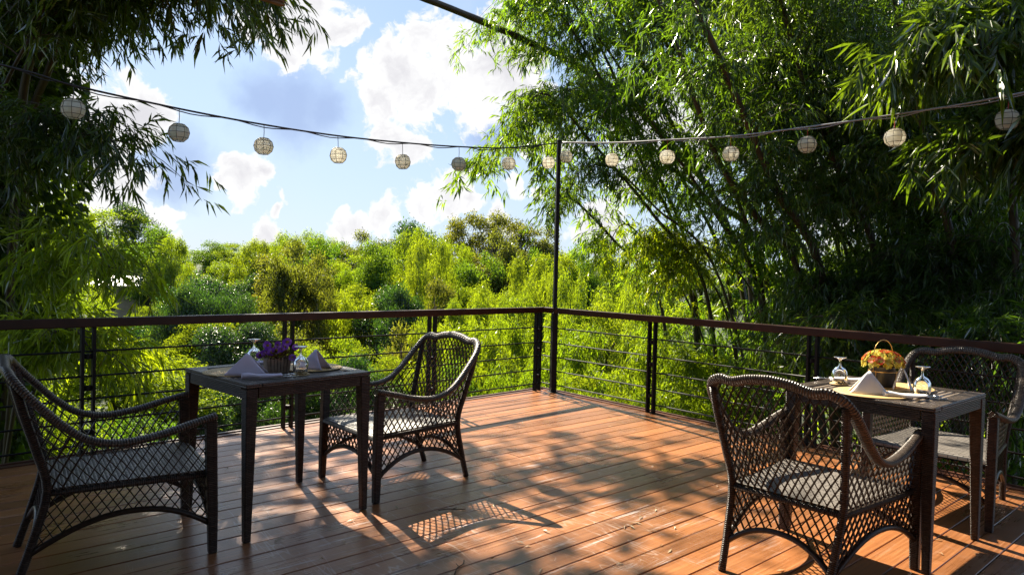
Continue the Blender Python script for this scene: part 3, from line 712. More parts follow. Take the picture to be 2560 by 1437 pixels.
def bucket(x, y):
    root = empty('flower_bucket', (x, y, TZ + .006), 0, 'black bucket of yellow and orange flowers in a gold wire holder', 'flower bucket'); rnd = random.Random(9)
    b = MB(); b.lathe([(0, .004), (.062, .004), (.069, .12), (.071, .122), (.066, .122), (.06, .02)], 32); b.build('bucket', M['bucket'], root)
    b = MB(); r = .0745
    b.tube([(r * math.cos(t * .2618), r * math.sin(t * .2618), .094) for t in range(25)], .0022, 6)
    b.tube([(r * math.cos(t * .2618), r * math.sin(t * .2618), .004) for t in range(25)], .0022, 6)
    for k in range(4):
        a = k * math.pi / 2 + .6; b.tube([(r * math.cos(a), r * math.sin(a), 0), (r * math.cos(a), r * math.sin(a), .094)], .0022, 6)
    hp = [(-r, 0, .094), (-r, 0, .19)] + [(-r * math.cos(t * math.pi / 12), 0, .19 + .088 * math.sin(t * math.pi / 12)) for t in range(1, 12)] + [(r, 0, .19), (r, 0, .094)]
    hp = [(p[0] * .92, p[0] * .35, p[2]) for p in hp]; b.tube(hp, .0022, 6); b.build('wire_holder', M['gold'], root)
    b = MB(); b.lathe([(0, .105), (.05, .105), (.062, .13), (.03, .155), (0, .16)], 16); b.build('foliage', M['bronze'], root)
    for nm, cnt, mt in (('yellow_blossoms', 120, M['hyd']), ('red_blossoms', 17, M['hydred'])):
        b = MB()
        for k in range(cnt):
            a = rnd.uniform(0, 6.28); e = rnd.uniform(-.25, 1.5) if nm[0] == 'y' else rnd.uniform(.1, 1.35); d = Vector((math.cos(a) * math.cos(e), math.sin(a) * math.cos(e), math.sin(e)))
            c = Vector((d.x * .105, d.y * .105, .145 + d.z * .068)) * 1; petal_flower(b, c, d + Vector((0, 0, .2)), rnd.uniform(.015, .022) * (1.2 if nm[0] == 'r' else 1), 4 if nm[0] == 'y' else 6, rnd, .3, .8)
        b.build(nm, mt, root)
bucket(2.095, 3.83); bpy.data.objects['flower_bucket'].scale = (.98, .98, .95)

# ------------------------------------------------------------------ litter on the deck
def litter():
    rnd = random.Random(21)
    spots = [(1130, 1276, 'twig', 'thin dark twig lying below the purple flower table'), (1150, 1420, 'twig', 'short dark stick at the bottom edge of the photo'), (1365, 1330, 'leaf', None), (1300, 1357, 'leaf', None), (1318, 1366, 'leaf', None), (1560, 1318, 'leaf', None), (1600, 1295, 'leaf', None), (1592, 1308, 'leaf', None), (1655, 1365, 'leaf', None), (1676, 1378, 'leaf', None), (1548, 1410, 'leaf', None), (1640, 1207, 'leaf', None), (1632, 1168, 'leaf', None), (1560, 1147, 'leaf', None), (1525, 1043, 'leaf', None), (1306, 1057, 'leaf', None), (2345, 1350, 'leaf', None), (2365, 1342, 'leaf', None), (700, 1352, 'leaf', None), (880, 1422, 'leaf', None), (1085, 1372, 'leaf', None), (1241, 1160, 'leaf', None)]
    while len(spots) < 70:
        q = (rnd.uniform(560, 2500), rnd.uniform(1020, 1430), 'leaf', None); dq = ray(*q[:2]); w_ = Vector((dq.x, dq.y)) * (-H / dq.z) - C0
        if (w_.x * RD.y - w_.y * RD.x) > .1 and (w_.x * LD.y - w_.y * LD.x) < -.1: spots.append(q)
    for px, py, k, lab in spots:
        d = ray(px, py); t = -H / d.z; p = Vector((d.x * t, d.y * t, .0035)); a = rnd.uniform(0, 6.28); b = MB()
        if k == 'twig':
            L_ = .16; b.tube(catmull([(-L_ / 2, 0, .003), (-.02, .008, .006), (.03, -.004, .005), (L_ / 2, .006, .003)], 4), .003, 5); b.tube([(0, .004, .005), (.03, .03, .004)], .002, 5); o = b.build('fallen_twig', M['bark'], None, p); tag(o, lab, 'twig', 'twigs on the deck')
        else:
            L_ = rnd.uniform(.035, .075); w = rnd.uniform(.004, .008); z = rnd.uniform(.003, .012)
            b.poly([(-L_/2, 0, 0), (-L_*.1, w, z), (0, 0, z * .8)]); b.poly([(-L_/2, 0, 0), (0, 0, z * .8), (-L_*.1, -w, z)]); b.poly([(-L_*.1, w, z), (L_/2, .01, .001), (0, 0, z * .8)]); b.poly([(-L_*.1, -w, z), (0, 0, z * .8), (L_/2, .01, .001)])
            o = b.build('fallen_leaf', M['L_dry'], None, p); tag(o, 'small dry curled bamboo leaf lying on the deck boards', 'fallen leaf', 'dry leaves scattered on the deck')
        o.rotation_euler = (0, 0, a)
litter()

# ------------------------------------------------------------------ leaves
def unit(a): return a / np.maximum(np.linalg.norm(a, axis=-1, keepdims=True), 1e-9)
def leaf_object(name, P, D, Nn, L, Wd, mat, parent=None, bend=.12, mid=.4, fold=.18):
    n = len(P); D = unit(D); S = unit(np.cross(D, Nn)); Up = np.cross(S, D); L = np.asarray(L)[:, None]; Wd = np.asarray(Wd)[:, None]
    v = np.empty((n, 4, 3)); v[:, 0] = P; m_ = P + D * L * mid + Up * Wd * fold
    v[:, 1] = m_ + S * Wd * .5; v[:, 3] = m_ - S * Wd * .5; v[:, 2] = P + D * L - Up * L * bend
    idx = (np.arange(n)[:, None] * 4 + np.array([0, 1, 2, 0, 2, 3])).astype(np.int32).ravel()
    me = bpy.data.meshes.new(name); me.vertices.add(n * 4); me.vertices.foreach_set('co', v.ravel()); me.loops.add(n * 6); me.loops.foreach_set('vertex_index', idx)
    me.polygons.add(n * 2); me.polygons.foreach_set('loop_start', np.arange(0, n * 6, 3, dtype=np.int32))
    me.materials.append(mat); me.update(calc_edges=True)
    o = bpy.data.objects.new(name, me); COL.objects.link(o)
    if parent: o.parent = parent
    return o
def rnd_dir(n, g): return unit(g.normal(size=(n, 3)))
def twigs(P, D, g, k=7, span=.16, ln=(.12, .24), w=.115, droop=.55):
    """k lance-shaped leaves along every twig; P start, D direction"""
    n = len(P); i = np.tile(np.arange(k), n); P = np.repeat(P, k, 0); D = np.repeat(unit(D), k, 0)
    S = unit(np.cross(D, np.array([0, 0, 1.0])) + g.normal(size=D.shape) * .15); sg = np.where(i % 2 == 0, 1.0, -1.0)[:, None]
    t = ((i + g.random(len(i))) / k)[:, None]; base = P + D * t * span
    d = unit(D * (.55 + .5 * t) + S * sg * (.6 - .4 * t) * g.uniform(.3, 1.3, (len(i), 1)) + np.array([0, 0, -1.0]) * droop * g.uniform(.3, 2.0, (len(i), 1)) + g.normal(size=D.shape) * .3)
    nn = unit(np.array([0, 0, 1.0]) + g.normal(size=D.shape) * .55); L = g.uniform(*ln, len(i)); return base, d, nn, L, L * w * g.uniform(.8, 1.25, len(i))
def bez(pts, n=40): return np.array([tuple(p) for p in catmull(pts, max(2, n // (len(pts) - 1)))])
def bamboo(name, pts, r0, r1, g, nb, t0=.15, t1=1.0, bl=(.5, 1.2), mat=None, culm=None, label='', group='', cat='bamboo', ln=(.12, .24), tw=9, k=7, droop=.55, rise=.35, w=.115):
    path = bez(pts, 48); base = path[0].copy()
    root = empty(name, base, 0, label, cat, group); loc_ = path - base
    b = MB(); K = len(path); b.tube(loc_, list(np.linspace(r0, r1, K) * (1 + .10 * (np.arange(K) % 4 == 0))), 8)
    tt = g.uniform(t0, t1, nb) * (K - 1); i0 = np.clip(tt.astype(int), 0, K - 2); f = (tt - i0)[:, None]; S0 = loc_[i0] * (1 - f) + loc_[i0 + 1] * f; tg = unit(loc_[i0 + 1] - loc_[i0])
    az = g.uniform(0, 2 * np.pi, nb); d0 = unit(np.stack([np.cos(az), np.sin(az), np.full(nb, rise)], 1) + tg * .5); BL = g.uniform(*bl, nb)
    bb = b; TP, TD = [], []
    for j in range(nb):
        s = np.linspace(0, 1, 7)[:, None]; pth = S0[j] + d0[j] * BL[j] * s + np.array([0, 0, -1.0]) * (BL[j] * .62 * s ** 2.1)
        bb.tube(pth, list(np.linspace(.006, .002, 7)), 3, smooth=False, cap=False)
        q = g.uniform(.12, 1, tw); ii = np.clip((q * 6).astype(int), 0, 5); ff = (q * 6 - ii)[:, None]; pp = pth[ii] * (1 - ff) + pth[ii + 1] * ff; dd = unit(pth[ii + 1] - pth[ii])
        TP.append(pp + g.normal(size=pp.shape) * np.array([.10, .10, .09])); TD.append(unit(dd * .6 + g.normal(size=dd.shape) * .7 + np.array([0, 0, -.4])))
    bb.build('culm', culm or M['culm'], root)
    P, D, Nn, L, Wd = twigs(np.concatenate(TP), np.concatenate(TD), g, k, .18, ln, w, droop)
    leaf_object('foliage', P, D, Nn, L, Wd, mat or M['L_bam'], root); return root

# ------------------------------------------------------------------ terrain
def gz(x, y):
    def ss(a, b_, v): t = min(1, max(0, (v - a) / (b_ - a))); return t * t * (3 - 2 * t)
    right = ss(1, 7, x - (y - 8) * .25)
    z = -2.6 - 2.6 * ss(7, 18, y) + 4.6 * ss(24, 75, y) + 3.5 * ss(75, 220, y)
    z = z * (1 - right) + right * (-1.1 - 1.6 * ss(9, 26, y) + 2.4 * ss(26, 75, y) + 3.5 * ss(75, 220, y))
    z += .35 * math.sin(x * .31 + 1) * math.sin(y * .27) + .5 * math.sin(x * .09 + 2) * ss(20, 50, y) * math.cos(y * .06)
    return z
def build_ground():
    xs = np.concatenate([np.linspace(-420, -46, 24), np.linspace(-40, 46, 87), np.linspace(52, 420, 24)]); ys = np.concatenate([np.linspace(-60, -2, 12), np.linspace(0, 80, 81), np.linspace(85, 700, 40)])
    v = [(x, y, gz(x, y) + random.uniform(-.06, .06)) for y in ys for x in xs]; nx = len(xs); b = MB(); b.v = v
    for j in range(len(ys) - 1):
        for i in range(nx - 1): b.quaduv((j*nx+i, j*nx+i+1, (j+1)*nx+i+1, (j+1)*nx+i), None, True)
    tag(b.build('ground', M['ground']), kind='structure')
    p = MB(); px, py = -9.6, 21.5; zz = -5.02
    p.poly([(px + 3.4 * math.cos(a) * (1 + .12 * math.sin(3 * a)), py + 2.1 * math.sin(a), zz) for a in [2 * math.pi * i / 40 for i in range(40)]])
    tag(p.build('pond', M['water']), kind='structure')
build_ground()
def ground_cover():
    g = np.random.default_rng(11); P = []
    while len(P) < 26000:
        y = g.uniform(6.5, 34); x = g.uniform(-1.0, 1.0) * y * .95; dr = Vector((x, y)) - C0
        if (dr.x * LD.y - dr.y * LD.x) < .5 and (dr.x * RD.y - dr.y * RD.x) > -.5: continue       # inside the deck wedge
        if ((x + 9.6) / 3.6) ** 2 + ((y - 21.5) / 2.3) ** 2 < 1: continue
        hump = .5 + .5 * math.sin(x * 1.3 + .7 * math.sin(y)) * math.sin(y * 1.1)
        P.append((x, y, gz(x, y) + g.random() ** 1.6 * (.25 + .75 * hump)))
    P = np.array(P); n = len(P); D = unit(g.normal(size=(n, 3)) * np.array([1, 1, .5]) + np.array([0, 0, .25])); L = g.uniform(.12, .34, n)
    o = leaf_object('undergrowth', P, D, unit(np.array([0, 0, 1.0]) + g.normal(size=(n, 3)) * .5), L, L * g.uniform(.16, .5, n), M['L_fresh'], bend=.25); tag(o, 'low tangled green undergrowth on the slope below the railings', 'undergrowth', None, 'stuff')
ground_cover()

# ------------------------------------------------------------------ forest trees: a few crowns of each kind, copied
def clumps(g, nb, rx, rz, zc, n, leaf, flat=1.0, rag=.35, br=(.22, .42)):
    """leaf clumps: blobs inside an ellipsoid crown, leaves near their shells"""
    c = rnd_dir(nb, g) * (g.random((nb, 1)) ** .38); c[:, 2] = c[:, 2]; c = c * np.array([rx, rx, rz]) * .78 + np.array([0, 0, zc]); r = g.uniform(*br, nb) * rx
    k = g.choice(nb, n, p=(r ** 2) / (r ** 2).sum()); d = rnd_dir(n, g); d[:, 2] = np.abs(d[:, 2]) * .75 + d[:, 2] * .25
    P = c[k] + d * (r[k] * (1 - g.random(n) ** 2 * .6))[:, None] * np.array([1, 1, .72 * flat]) + g.normal(size=(n, 3)) * leaf * rag
    D = unit(d * .7 + g.normal(size=(n, 3)) * .8 + np.array([0, 0, -.15])); Nn = unit(d + np.array([0, 0, .8]) + g.normal(size=(n, 3)) * .5); L = g.uniform(.65, 1.35, n) * leaf
    return c, P, D, Nn, L
def trunk_mesh(g, top, r, cents, mat, root, name='trunk', nl=9):
    b = MB(); pts = [(0, 0, -.8), (.1 * g.normal(), .1 * g.normal(), top * .35), (.2 * g.normal(), .2 * g.normal(), top * .7), (.15 * g.normal(), .15 * g.normal(), top)]; path = catmull(pts, 5); b.tube(path, list(np.linspace(r, r * .3, len(path))), 7)
    for j in range(min(nl, len(cents))):
        s = path[int(len(path) * g.uniform(.4, .9))]; e = Vector(cents[j]); m_ = s.lerp(e, .5) + Vector((0, 0, .25)); pp = catmull([s, m_, e], 4); b.tube(pp, list(np.linspace(r * .4, r * .08, len(pp))), 5)
    return b.build(name, mat, root)
PROTO = {}
def proto(kind, var):
    g = np.random.default_rng(abs(hash((kind, var))) % 1000 if False else {'broad': 10, 'dark': 60, 'plume': 20, 'olive': 30, 'fresh': 40, 'fern': 50}[kind] + var)
    root = bpy.data.objects.new({'broad': 'broadleaf_tree', 'dark': 'broadleaf_tree', 'plume': 'bamboo_clump', 'olive': 'olive_tree', 'fresh': 'bushy_tree', 'fern': 'feathery_tree'}[kind], None); root['hgt'] = 7.0
    COL.objects.link(root)
    if kind in ('broad', 'dark'):
        c, P, D, Nn, L = clumps(g, 44, 2.6, 3.3, 4.1, 17000, .135, rag=.9, br=(.14, .36)); leaf_object('crown', P, D, Nn, L, L * .55, M['L_dark' if kind == 'dark' else 'L_broad'], root, mid=.45); trunk_mesh(g, 5.5, .2, c, M['bark'], root)
    elif kind == 'olive':
        c, P, D, Nn, L = clumps(g, 46, 2.4, 2.9, 4.9, 13000, .13, rag=1.1, br=(.12, .28)); leaf_object('crown', P, D, Nn, L, L * .6, M['L_olive'], root, mid=.45); trunk_mesh(g, 6.2, .17, c, M['barkpale'], root, nl=16)
    elif kind == 'fresh':
        c, P, D, Nn, L = clumps(g, 52, 2.7, 3.3, 4.0, 19000, .115, rag=.9, br=(.12, .30)); leaf_object('crown', P, D, Nn, L, L * .5, M['L_fresh'], root); trunk_mesh(g, 5.2, .16, c, M['bark'], root)
    elif kind == 'fern':
        nb = 26; a = g.uniform(0, 6.28, nb); rr = np.sqrt(g.random(nb)) * 2.3; z = 6.7 - .25 * rr ** 2 * .62 - g.random(nb) * 1.6
        cc = np.stack([rr * np.cos(a), rr * np.sin(a), z], 1); n = 12500; k = g.integers(0, nb, n); d = g.normal(size=(n, 3)) * np.array([.52, .52, .09]); P = cc[k] + d; P[:, 2] -= .16 * (d[:, 0] ** 2 + d[:, 1] ** 2)
        D = unit(g.normal(size=(n, 3)) * np.array([1, 1, .25]) + np.array([0, 0, -.12])); L = g.uniform(.09, .2, n); leaf_object('crown', P, D, unit(np.array([0, 0, 1.0]) + g.normal(size=(n, 3)) * .3), L, L * .38, M['L_fern'], root); trunk_mesh(g, 5.5, .15, cc, M['bark'], root, nl=14)
    else:
        P, D = [], []; b = MB()
        for j in range(20):
            az = g.uniform(0, 6.28); out = g.uniform(.3, 1.7); top = g.uniform(4.6, 7.2) - out * .5; o2 = np.array([math.cos(az), math.sin(az), 0])
            path = bez([(0, 0, -.6), tuple(o2 * out * .25 + np.array([0, 0, top * .45])), tuple(o2 * out * .7 + np.array([0, 0, top * .88])), tuple(o2 * (out + .45) + np.array([0, 0, top])), tuple(o2 * (out + .95) + np.array([0, 0, top - .35]))], 32)
            b.tube(path, list(np.linspace(.035, .008, len(path))), 4, cap=False); n = 620; t = g.beta(1.6, 1.1, n) * (len(path) - 1); i = np.clip(t.astype(int), 0, len(path) - 2); f = (t - i)[:, None]; c = path[i] * (1 - f) + path[i + 1] * f
            rad = (.16 + .42 * np.sin(np.clip(t / len(path), 0, 1) * 2.9))[:, None]; d = rnd_dir(n, g); P.append(c + d * rad * (g.random((n, 1)) ** .5) + np.array([0, 0, -.1]) * rad); D.append(unit(d * .6 + np.array([0, 0, -.7]) + g.normal(size=(n, 3)) * .45))
        P = np.concatenate(P); D = np.concatenate(D); L = g.uniform(.14, .3, len(P)); leaf_object('foliage', P, D, unit(np.array([0, 0, 1.0]) + g.normal(size=P.shape) * .6), L, L * .2, M['L_plume'], root); b.build('culms', M['culmgreen'], root)
    return root
KN = {'dark': ('very dark green broadleaf tree', 'tree'), 'broad': ('dark green broadleaf tree', 'tree'), 'plume': ('yellow-green feathery bamboo clump', 'bamboo clump'), 'olive': ('olive-brown tree with thin crown and pale trunk', 'tree'), 'fresh': ('bright green bushy tree', 'tree'), 'fern': ('flat-layered feathery yellow-green tree', 'tree')}
def col_phrase(x):
    edges = [(250, 'behind the dark leaves at far left'), (340, 'below the dangling leaf tips at left'), (420, 'left of the white-roofed house line'), (500, 'under the second lantern from the left'), (580, 'left of the small round cloud'), (680, 'under the third lantern'), (780, 'behind the purple flowers'), (880, 'under the fourth lantern'), (960, 'between fourth and fifth lanterns'), (1050, 'under the fifth lantern'), (1120, 'left of the sixth lantern'), (1200, 'under the sixth lantern'), (1290, 'under the seventh lantern'), (1375, 'just left of the black pole'), (1470, 'just right of the black pole'), (1560, 'under the second lantern right of the pole'), (1700, 'under the third lantern right of the pole'), (1900, 'behind the leaning bamboo culms'), (9999, 'behind the dense bamboo at right')]
    for e, p in edges:
        if x < e: return p
def tree(px, ytop, Y, kind, wpx, base=None):
    top = at(px, ytop, Y); x = top.x; z0 = gz(x, Y) if base is None else base; h = top.z - z0; w = wpx * Y / 1707; var = random.randint(0, 2)
    src = PROTO.get((kind, var)); o = copy_tree(src) if src else proto(kind, var)
    if not src: PROTO[(kind, var)] = o
    s = w / 5.2; o.location = (x, Y, z0); o.scale = (s, s, h / 7.3); o.rotation_euler = (0, 0, random.uniform(0, 6.28))
    nm, cat = KN[kind]; row = 'skyline ' if ytop < 655 else 'mid-slope ' if ytop < 770 else 'low '
    size = '' if wpx < 190 else 'wide '
    lab = f'{row}{size}{nm} {col_phrase(px)}'
    tag(o, lab, cat, f'{row.strip()} {cat}s of the forest'); return o
TREES = [(60,470,34,'fresh',300),(160,510,30,'plume',200),(270,500,49,'fresh',190),(335,520,52,'dark',150),(405,600,60,'broad',110),(440,695,23,'dark',110),(520,665,24,'dark',130),(585,680,25,'dark',120),(710,612,26,'olive',130),(790,625,27,'olive',120),(1045,600,29,'plume',120),(1085,600,31,'plume',110),(1000,690,24,'dark',120),(300,600,50,'broad',170),(470,632,75,'plume',120),(520,622,80,'plume',70),(565,622,95,'broad',90),(610,628,90,'broad',80),(660,618,62,'plume',90),
 (690,595,52,'plume',110),(740,573,50,'plume',130),(800,570,52,'plume',120),(850,585,50,'broad',100),(905,595,48,'olive',120),(960,607,50,'olive',120),(1010,600,48,'dark',120),(1055,556,44,'dark',150),(1120,590,42,'fresh',130),(1175,566,45,'olive',140),(1235,562,44,'olive',140),(1300,566,45,'olive',140),(1355,570,44,'olive',130),(1410,590,44,'broad',120),(1480,600,46,'fresh',140),(1550,610,44,'plume',140),(1640,600,42,'broad',180),(1760,600,40,'fresh',200),(1900,590,38,'broad',220),(2050,600,36,'fresh',220),(2250,590,34,'broad',260),(2450,580,32,'fresh',260),(2640,560,30,'broad',260),(-120,480,32,'broad',300),
 (195,640,24,'fresh',130),(420,655,46,'fresh',130),(500,660,50,'fresh',130),(575,665,52,'plume',120),(640,668,44,'fresh',130),(880,650,40,'fresh',130),(950,650,38,'broad',130),(835,660,36,'plume',120),
 (745,622,31,'olive',190),(690,640,33,'olive',130),(1060,625,34,'fresh',140),(1110,640,33,'plume',150),(1230,640,36,'olive',150),(1330,645,30,'plume',130),(1180,690,30,'fresh',130),
 (320,752,24,'dark',150),(400,752,26,'fresh',120),(470,700,30,'dark',150),(550,690,30,'dark',170),(600,712,26,'dark',160),(500,745,22,'fresh',150),(860,705,28,'plume',140),(920,690,30,'fresh',130),(980,705,28,'dark',150),(1030,720,25,'fresh',140),(1090,705,26,'olive',140),(1160,735,24,'plume',130),(1230,690,25,'plume',150),(1290,720,21,'plume',150),(1365,640,25,'plume',130),(1440,670,20,'plume',160),(1520,690,19,'fresh',190),(1560,650,24,'plume',160),(1640,700,18,'plume',190),(1750,700,17,'fresh',240),(1900,720,15,'broad',300),(2120,720,14,'broad',320),(2350,700,13,'fresh',340),(2600,700,12,'broad',360),
 (120,770,13,'fresh',240),(300,812,13.5,'fern',330),(420,850,15,'fern',200),(560,800,21,'dark',200),(650,790,22,'dark',170),(740,800,20,'olive',150),(600,880,17,'dark',190),(830,790,19,'fresh',170),(760,870,16,'dark',170),(870,870,15,'dark',170),(940,820,17,'fresh',160),(1010,800,18,'olive',150),(960,900,13.5,'dark',170),(1080,790,16,'plume',170),(1190,790,14,'plume',200),(1260,770,15,'plume',170),(1140,880,12.5,'broad',190),(1230,900,11,'fresh',190),(1320,830,12,'plume',180),(1450,800,11.5,'plume',230),(1560,800,12,'fresh',220),(1480,880,10,'fresh',230),(1660,830,10.5,'plume',240),(1800,830,10,'fresh',260),(380,575,42,'broad',130),(430,600,40,'fresh',120),(530,612,58,'broad',100),(590,608,60,'fresh',100),(640,600,48,'fresh',110),(720,600,38,'fresh',120),(780,600,36,'broad',130),(880,602,38,'fresh',130),(935,596,36,'broad',120),(985,590,40,'fresh',120),(1030,572,36,'plume',130),(1090,575,36,'plume',120),(1145,580,36,'fresh',120),(1210,578,34,'broad',130),(1270,580,36,'olive',130),(1325,585,36,'broad',130),(1390,600,36,'fresh',130),(1450,590,36,'broad',120),(1600,600,34,'fresh',150),(450,700,38,'fresh',130),(620,690,36,'dark',130),(800,690,32,'fresh',140),(480,930,15,'dark',170),(360,738,34,'fresh',80),(290,752,30,'broad',100),(1130,760,19,'fresh',150),(1250,830,13,'plume',170),(1400,760,15,'plume',180),(1420,900,9.6,'plume',170),(1540,930,9,'fresh',190),(1650,960,8.6,'plume',170),(330,960,11,'broad',220),(100,900,9,'fresh',260)]
for t_ in TREES:
    if t_[3] == 'fresh' and t_[1] > 640 and t_[2] > 12 and random.random() < .4: t_ = (*t_[:3], 'fern', *t_[4:])
    if t_[3] == 'fresh' and t_[1] <= 640 and random.random() < .4: t_ = (*t_[:3], 'plume', *t_[4:])
    tree(t_[0], t_[1] - ((8 + random.uniform(-8, 18)) if t_[1] < 700 else 0), t_[2], t_[3], t_[4] * ((1.05 if t_[3] == 'plume' else 1.3) if t_[1] < 700 else 1.2))
from collections import Counter
def unique_tree_labels():
    cnt = Counter(o['label'] for o in bpy.data.objects if 'label' in o); seen = {}
    for o in bpy.data.objects:
        l = o.get('label')
        if not l or cnt[l] < 2 or 'fallen' in o.name: continue
        seen.setdefault(l, []).append(o)
    for l, os_ in seen.items():
        os_.sort(key=lambda o: o.location.y)
        for i, o in enumerate(os_): o['label'] = (('nearest ' if i == 0 else 'farther ' if i == 1 else 'farthest ') + l)
unique_tree_labels()

# ------------------------------------------------------------------ a far house
def house():
    p = at(340, 706, 43); root = empty('forest_house', (p.x, 43, p.z - 2.6), R(8), 'small house with pale metal roof half hidden in trees at left', 'house')
    b = MB(); b.box((0, 0, 1.2), (3.6, 3, 2.4)); b.build('wall', M['housewall'], root)
    b = MB(); b.poly([(-2.1, -1.9, 2.45), (2.1, -1.9, 2.45), (1.9, 0, 3.0), (-1.9, 0, 3.0)]); b.poly([(2.1, 1.9, 2.45), (-2.1, 1.9, 2.45), (-1.9, 0, 3.0), (1.9, 0, 3.0)]); b.poly([(2.1, -1.9, 2.45), (2.1, 1.9, 2.45), (1.9, 0, 3.0)]); b.poly([(-2.1, 1.9, 2.45), (-2.1, -1.9, 2.45), (-1.9, 0, 3.0)]); r = b.build('roof', M['roofmetal'], root); r.modifiers.new('t', 'SOLIDIFY').thickness = .08
    for x in (-1, 1): b = MB(); b.box((x, -1.51, 1.4), (.8, .05, .9)); b.build('window', M['bucket'], root)
house()

# ------------------------------------------------------------------ bamboo at right
gB = np.random.default_rng(33); GR = 'leaning culms of the big bamboo clump at right'
def rb(base, pts, label, r0=.055, r1=.015, nb=55, **k):
    k.setdefault('ln', (.07, .165)); k.setdefault('tw', 12); k.setdefault('w', .135); far = k.pop('far', 1.0)
    if far > 1:
        base = (base[0] * far, base[1] * far, gz(base[0] * far, base[1] * far) - .3); pts = [(x, y, Y * far) for x, y, Y in pts]; r0 *= far; r1 *= far
        k['bl'] = tuple(v * far ** .5 for v in k.get('bl', (.5, 1.2)))
    nb = int(nb * 1.4)
    bamboo('bamboo_culm_plant', [base] + [at(*p) for p in pts], r0, r1, gB, nb, label=label, group=GR, **k)
def bp(dx, dy): return (4.5 + dx, 8.7 + dy, gz(4.5, 8.7) - .3)
rb(bp(-.3, -.2), [(2060,720,7.8),(1940,470,7.5),(1830,220,7.1),(1735,0,6.8),(1640,-260,6.5),(1480,-420,6.2)], 'thickest brown bamboo culm slanting up left through the middle of the clump', .055, .02, 34, t0=.22, t1=.62)
rb(bp(-.5, -.6), [(2000,700,8.2),(1890,540,7.9),(1790,390,7.7),(1690,110,7.4),(1590,-120,7.2),(1450,-260,6.9)], 'dark bamboo culm just left of the thickest slanting culm', .045, .018, 32, t0=.15)
rb(bp(-.7, -.3), [(1900,640,8.9),(1790,500,8.7),(1700,350,8.6),(1600,150,8.4),(1480,-40,8.2),(1300,-130,8.0)], 'bamboo culm behind the red-corded lanterns, leaning left', .042, .016, 26, t0=.2, mat=M['L_bamM'], far=1.25)
rb(bp(-.8, .8), [(1830,600,10.0),(1640,320,9.6),(1470,180,9.0),(1310,100,8.4),(1065,-2,7.7),(860,-70,7.2)], 'long bare bamboo culm reaching out left across the top of the sky', mat=M['L_bamM'], r0=.05, r1=.034, nb=26, far=1.34, t0=.42, t1=.76, bl=(.3,.8))
rb(bp(0, .1), [(2190,700,8.2),(2110,460,8.0),(2030,280,7.8),(1950,0,7.5),(1880,-250,7.2)], 'bamboo culm behind the lantern third from the right edge', .05, .018, 85, t0=.25)
gW = np.random.default_rng(8)
SPOTS = ['just right of the pole', 'right of the pole, behind the first railing bay', 'behind the lantern second right of the pole', 'between second and third lanterns right of the pole', 'behind the lantern third right of the pole', 'left of the fourth lantern right of the pole', 'behind the fourth lantern right of the pole', 'right of the fourth lantern right of the pole', 'left of the thick slanting culm', 'crossing behind the thick slanting culm', 'right of the thick slanting culm', 'behind the lantern third from the right', 'above the left glass of the bucket table', 'left of the orange flowers', 'directly above the orange flowers', 'right of the orange flowers', 'above the back of the farthest chair', 'behind the lantern second from the right', 'left of the largest lantern', 'behind the largest lantern', 'just inside the right edge', 'at the right edge of the photo']
for i, spot in enumerate(SPOTS):
    u = i / 21; ft = 1720 + u * 900 + gW.uniform(-25, 25); Yd = 11.4 - 3.2 * u + gW.uniform(-.7, 1.3); kk = 1.0 - .35 * u + gW.uniform(-.15, .15); foot = at(ft, 930, Yd); hi = gW.uniform(-60, 160) if i % 3 else gW.uniform(150, 420)
    rb((foot.x, Yd, gz(foot.x, Yd) - .3), [(ft - 60 * kk, 700 + hi * .2, Yd), (ft - 190 * kk, 380 + hi * .6, Yd - .1), (ft - 340 * kk, 90 + hi, Yd - .3), (ft - 450 * kk, -30 + hi, Yd - .5), (ft - 520 * kk, 40 + hi, Yd - .6)], 'slender leafy bamboo culm ' + spot, .036, .008, 26 if u < .45 else 46, t0=.1, mat=M['L_bamM'] if u < .45 else M['L_bam'], bl=(.35, .85), ln=(.07 * Yd / 8.5, .165 * Yd / 8.5))
rb(bp(.5, -1.2), [(2400,760,7.1),(2330,420,7.0),(2260,120,6.9),(2200,-180,6.7),(2080,-400,6.4)], 'upright bamboo culm above the orange flowers', .05, .018, 75, t0=.2)
rb((4.9, 6.6, -1.3), [(2545,800,6.5),(2532,500,6.5),(2520,150,6.5),(2512,-150,6.4),(2440,-400,6.2)], 'straight dark bamboo culm at the right edge behind the largest lantern', .045, .02, 80, t0=.15)
rb(bp(.3, .6), [(2250,640,9.2),(2200,300,9.0),(2140,0,8.8),(2060,-250,8.5)], 'bamboo culm in dark depth between second and third lanterns from right', .05, .018, 80, t0=.2)
rb(bp(1.1, .4), [(2480,700,9.4),(2450,300,9.2),(2400,-50,9.0),(2330,-300,8.7)], 'rear bamboo culm in the darkest leaves at the upper right', .05, .018, 80, t0=.15)
rb(bp(-.4, .9), [(1980,560,9.8),(1880,250,9.6),(1800,0,9.4),(1690,-200,9.0)], 'rear bamboo culm between the two thick slanting culms', r0=.045, r1=.016, nb=80, far=1.34, t0=.35)
rb(bp(-.7, 1.2), [(1850,520,10.2),(1700,220,10.0),(1570,20,9.7),(1420,-60,9.3),(1290,40,9.0)], 'leafy bamboo culm arching to the left edge of the clump top', mat=M['L_bamM'], r0=.045, r1=.012, nb=80, far=1.34, t0=.35)
rb(bp(-.9, .3), [(1830,620,8.8),(1660,400,8.4),(1510,260,8.1),(1410,230,7.9),(1360,300,7.8)], 'arching leafy bamboo culm whose tip hangs above the pole top', mat=M['L_bamM'], r0=.03, r1=.008, nb=60, far=1.34, t0=.4)
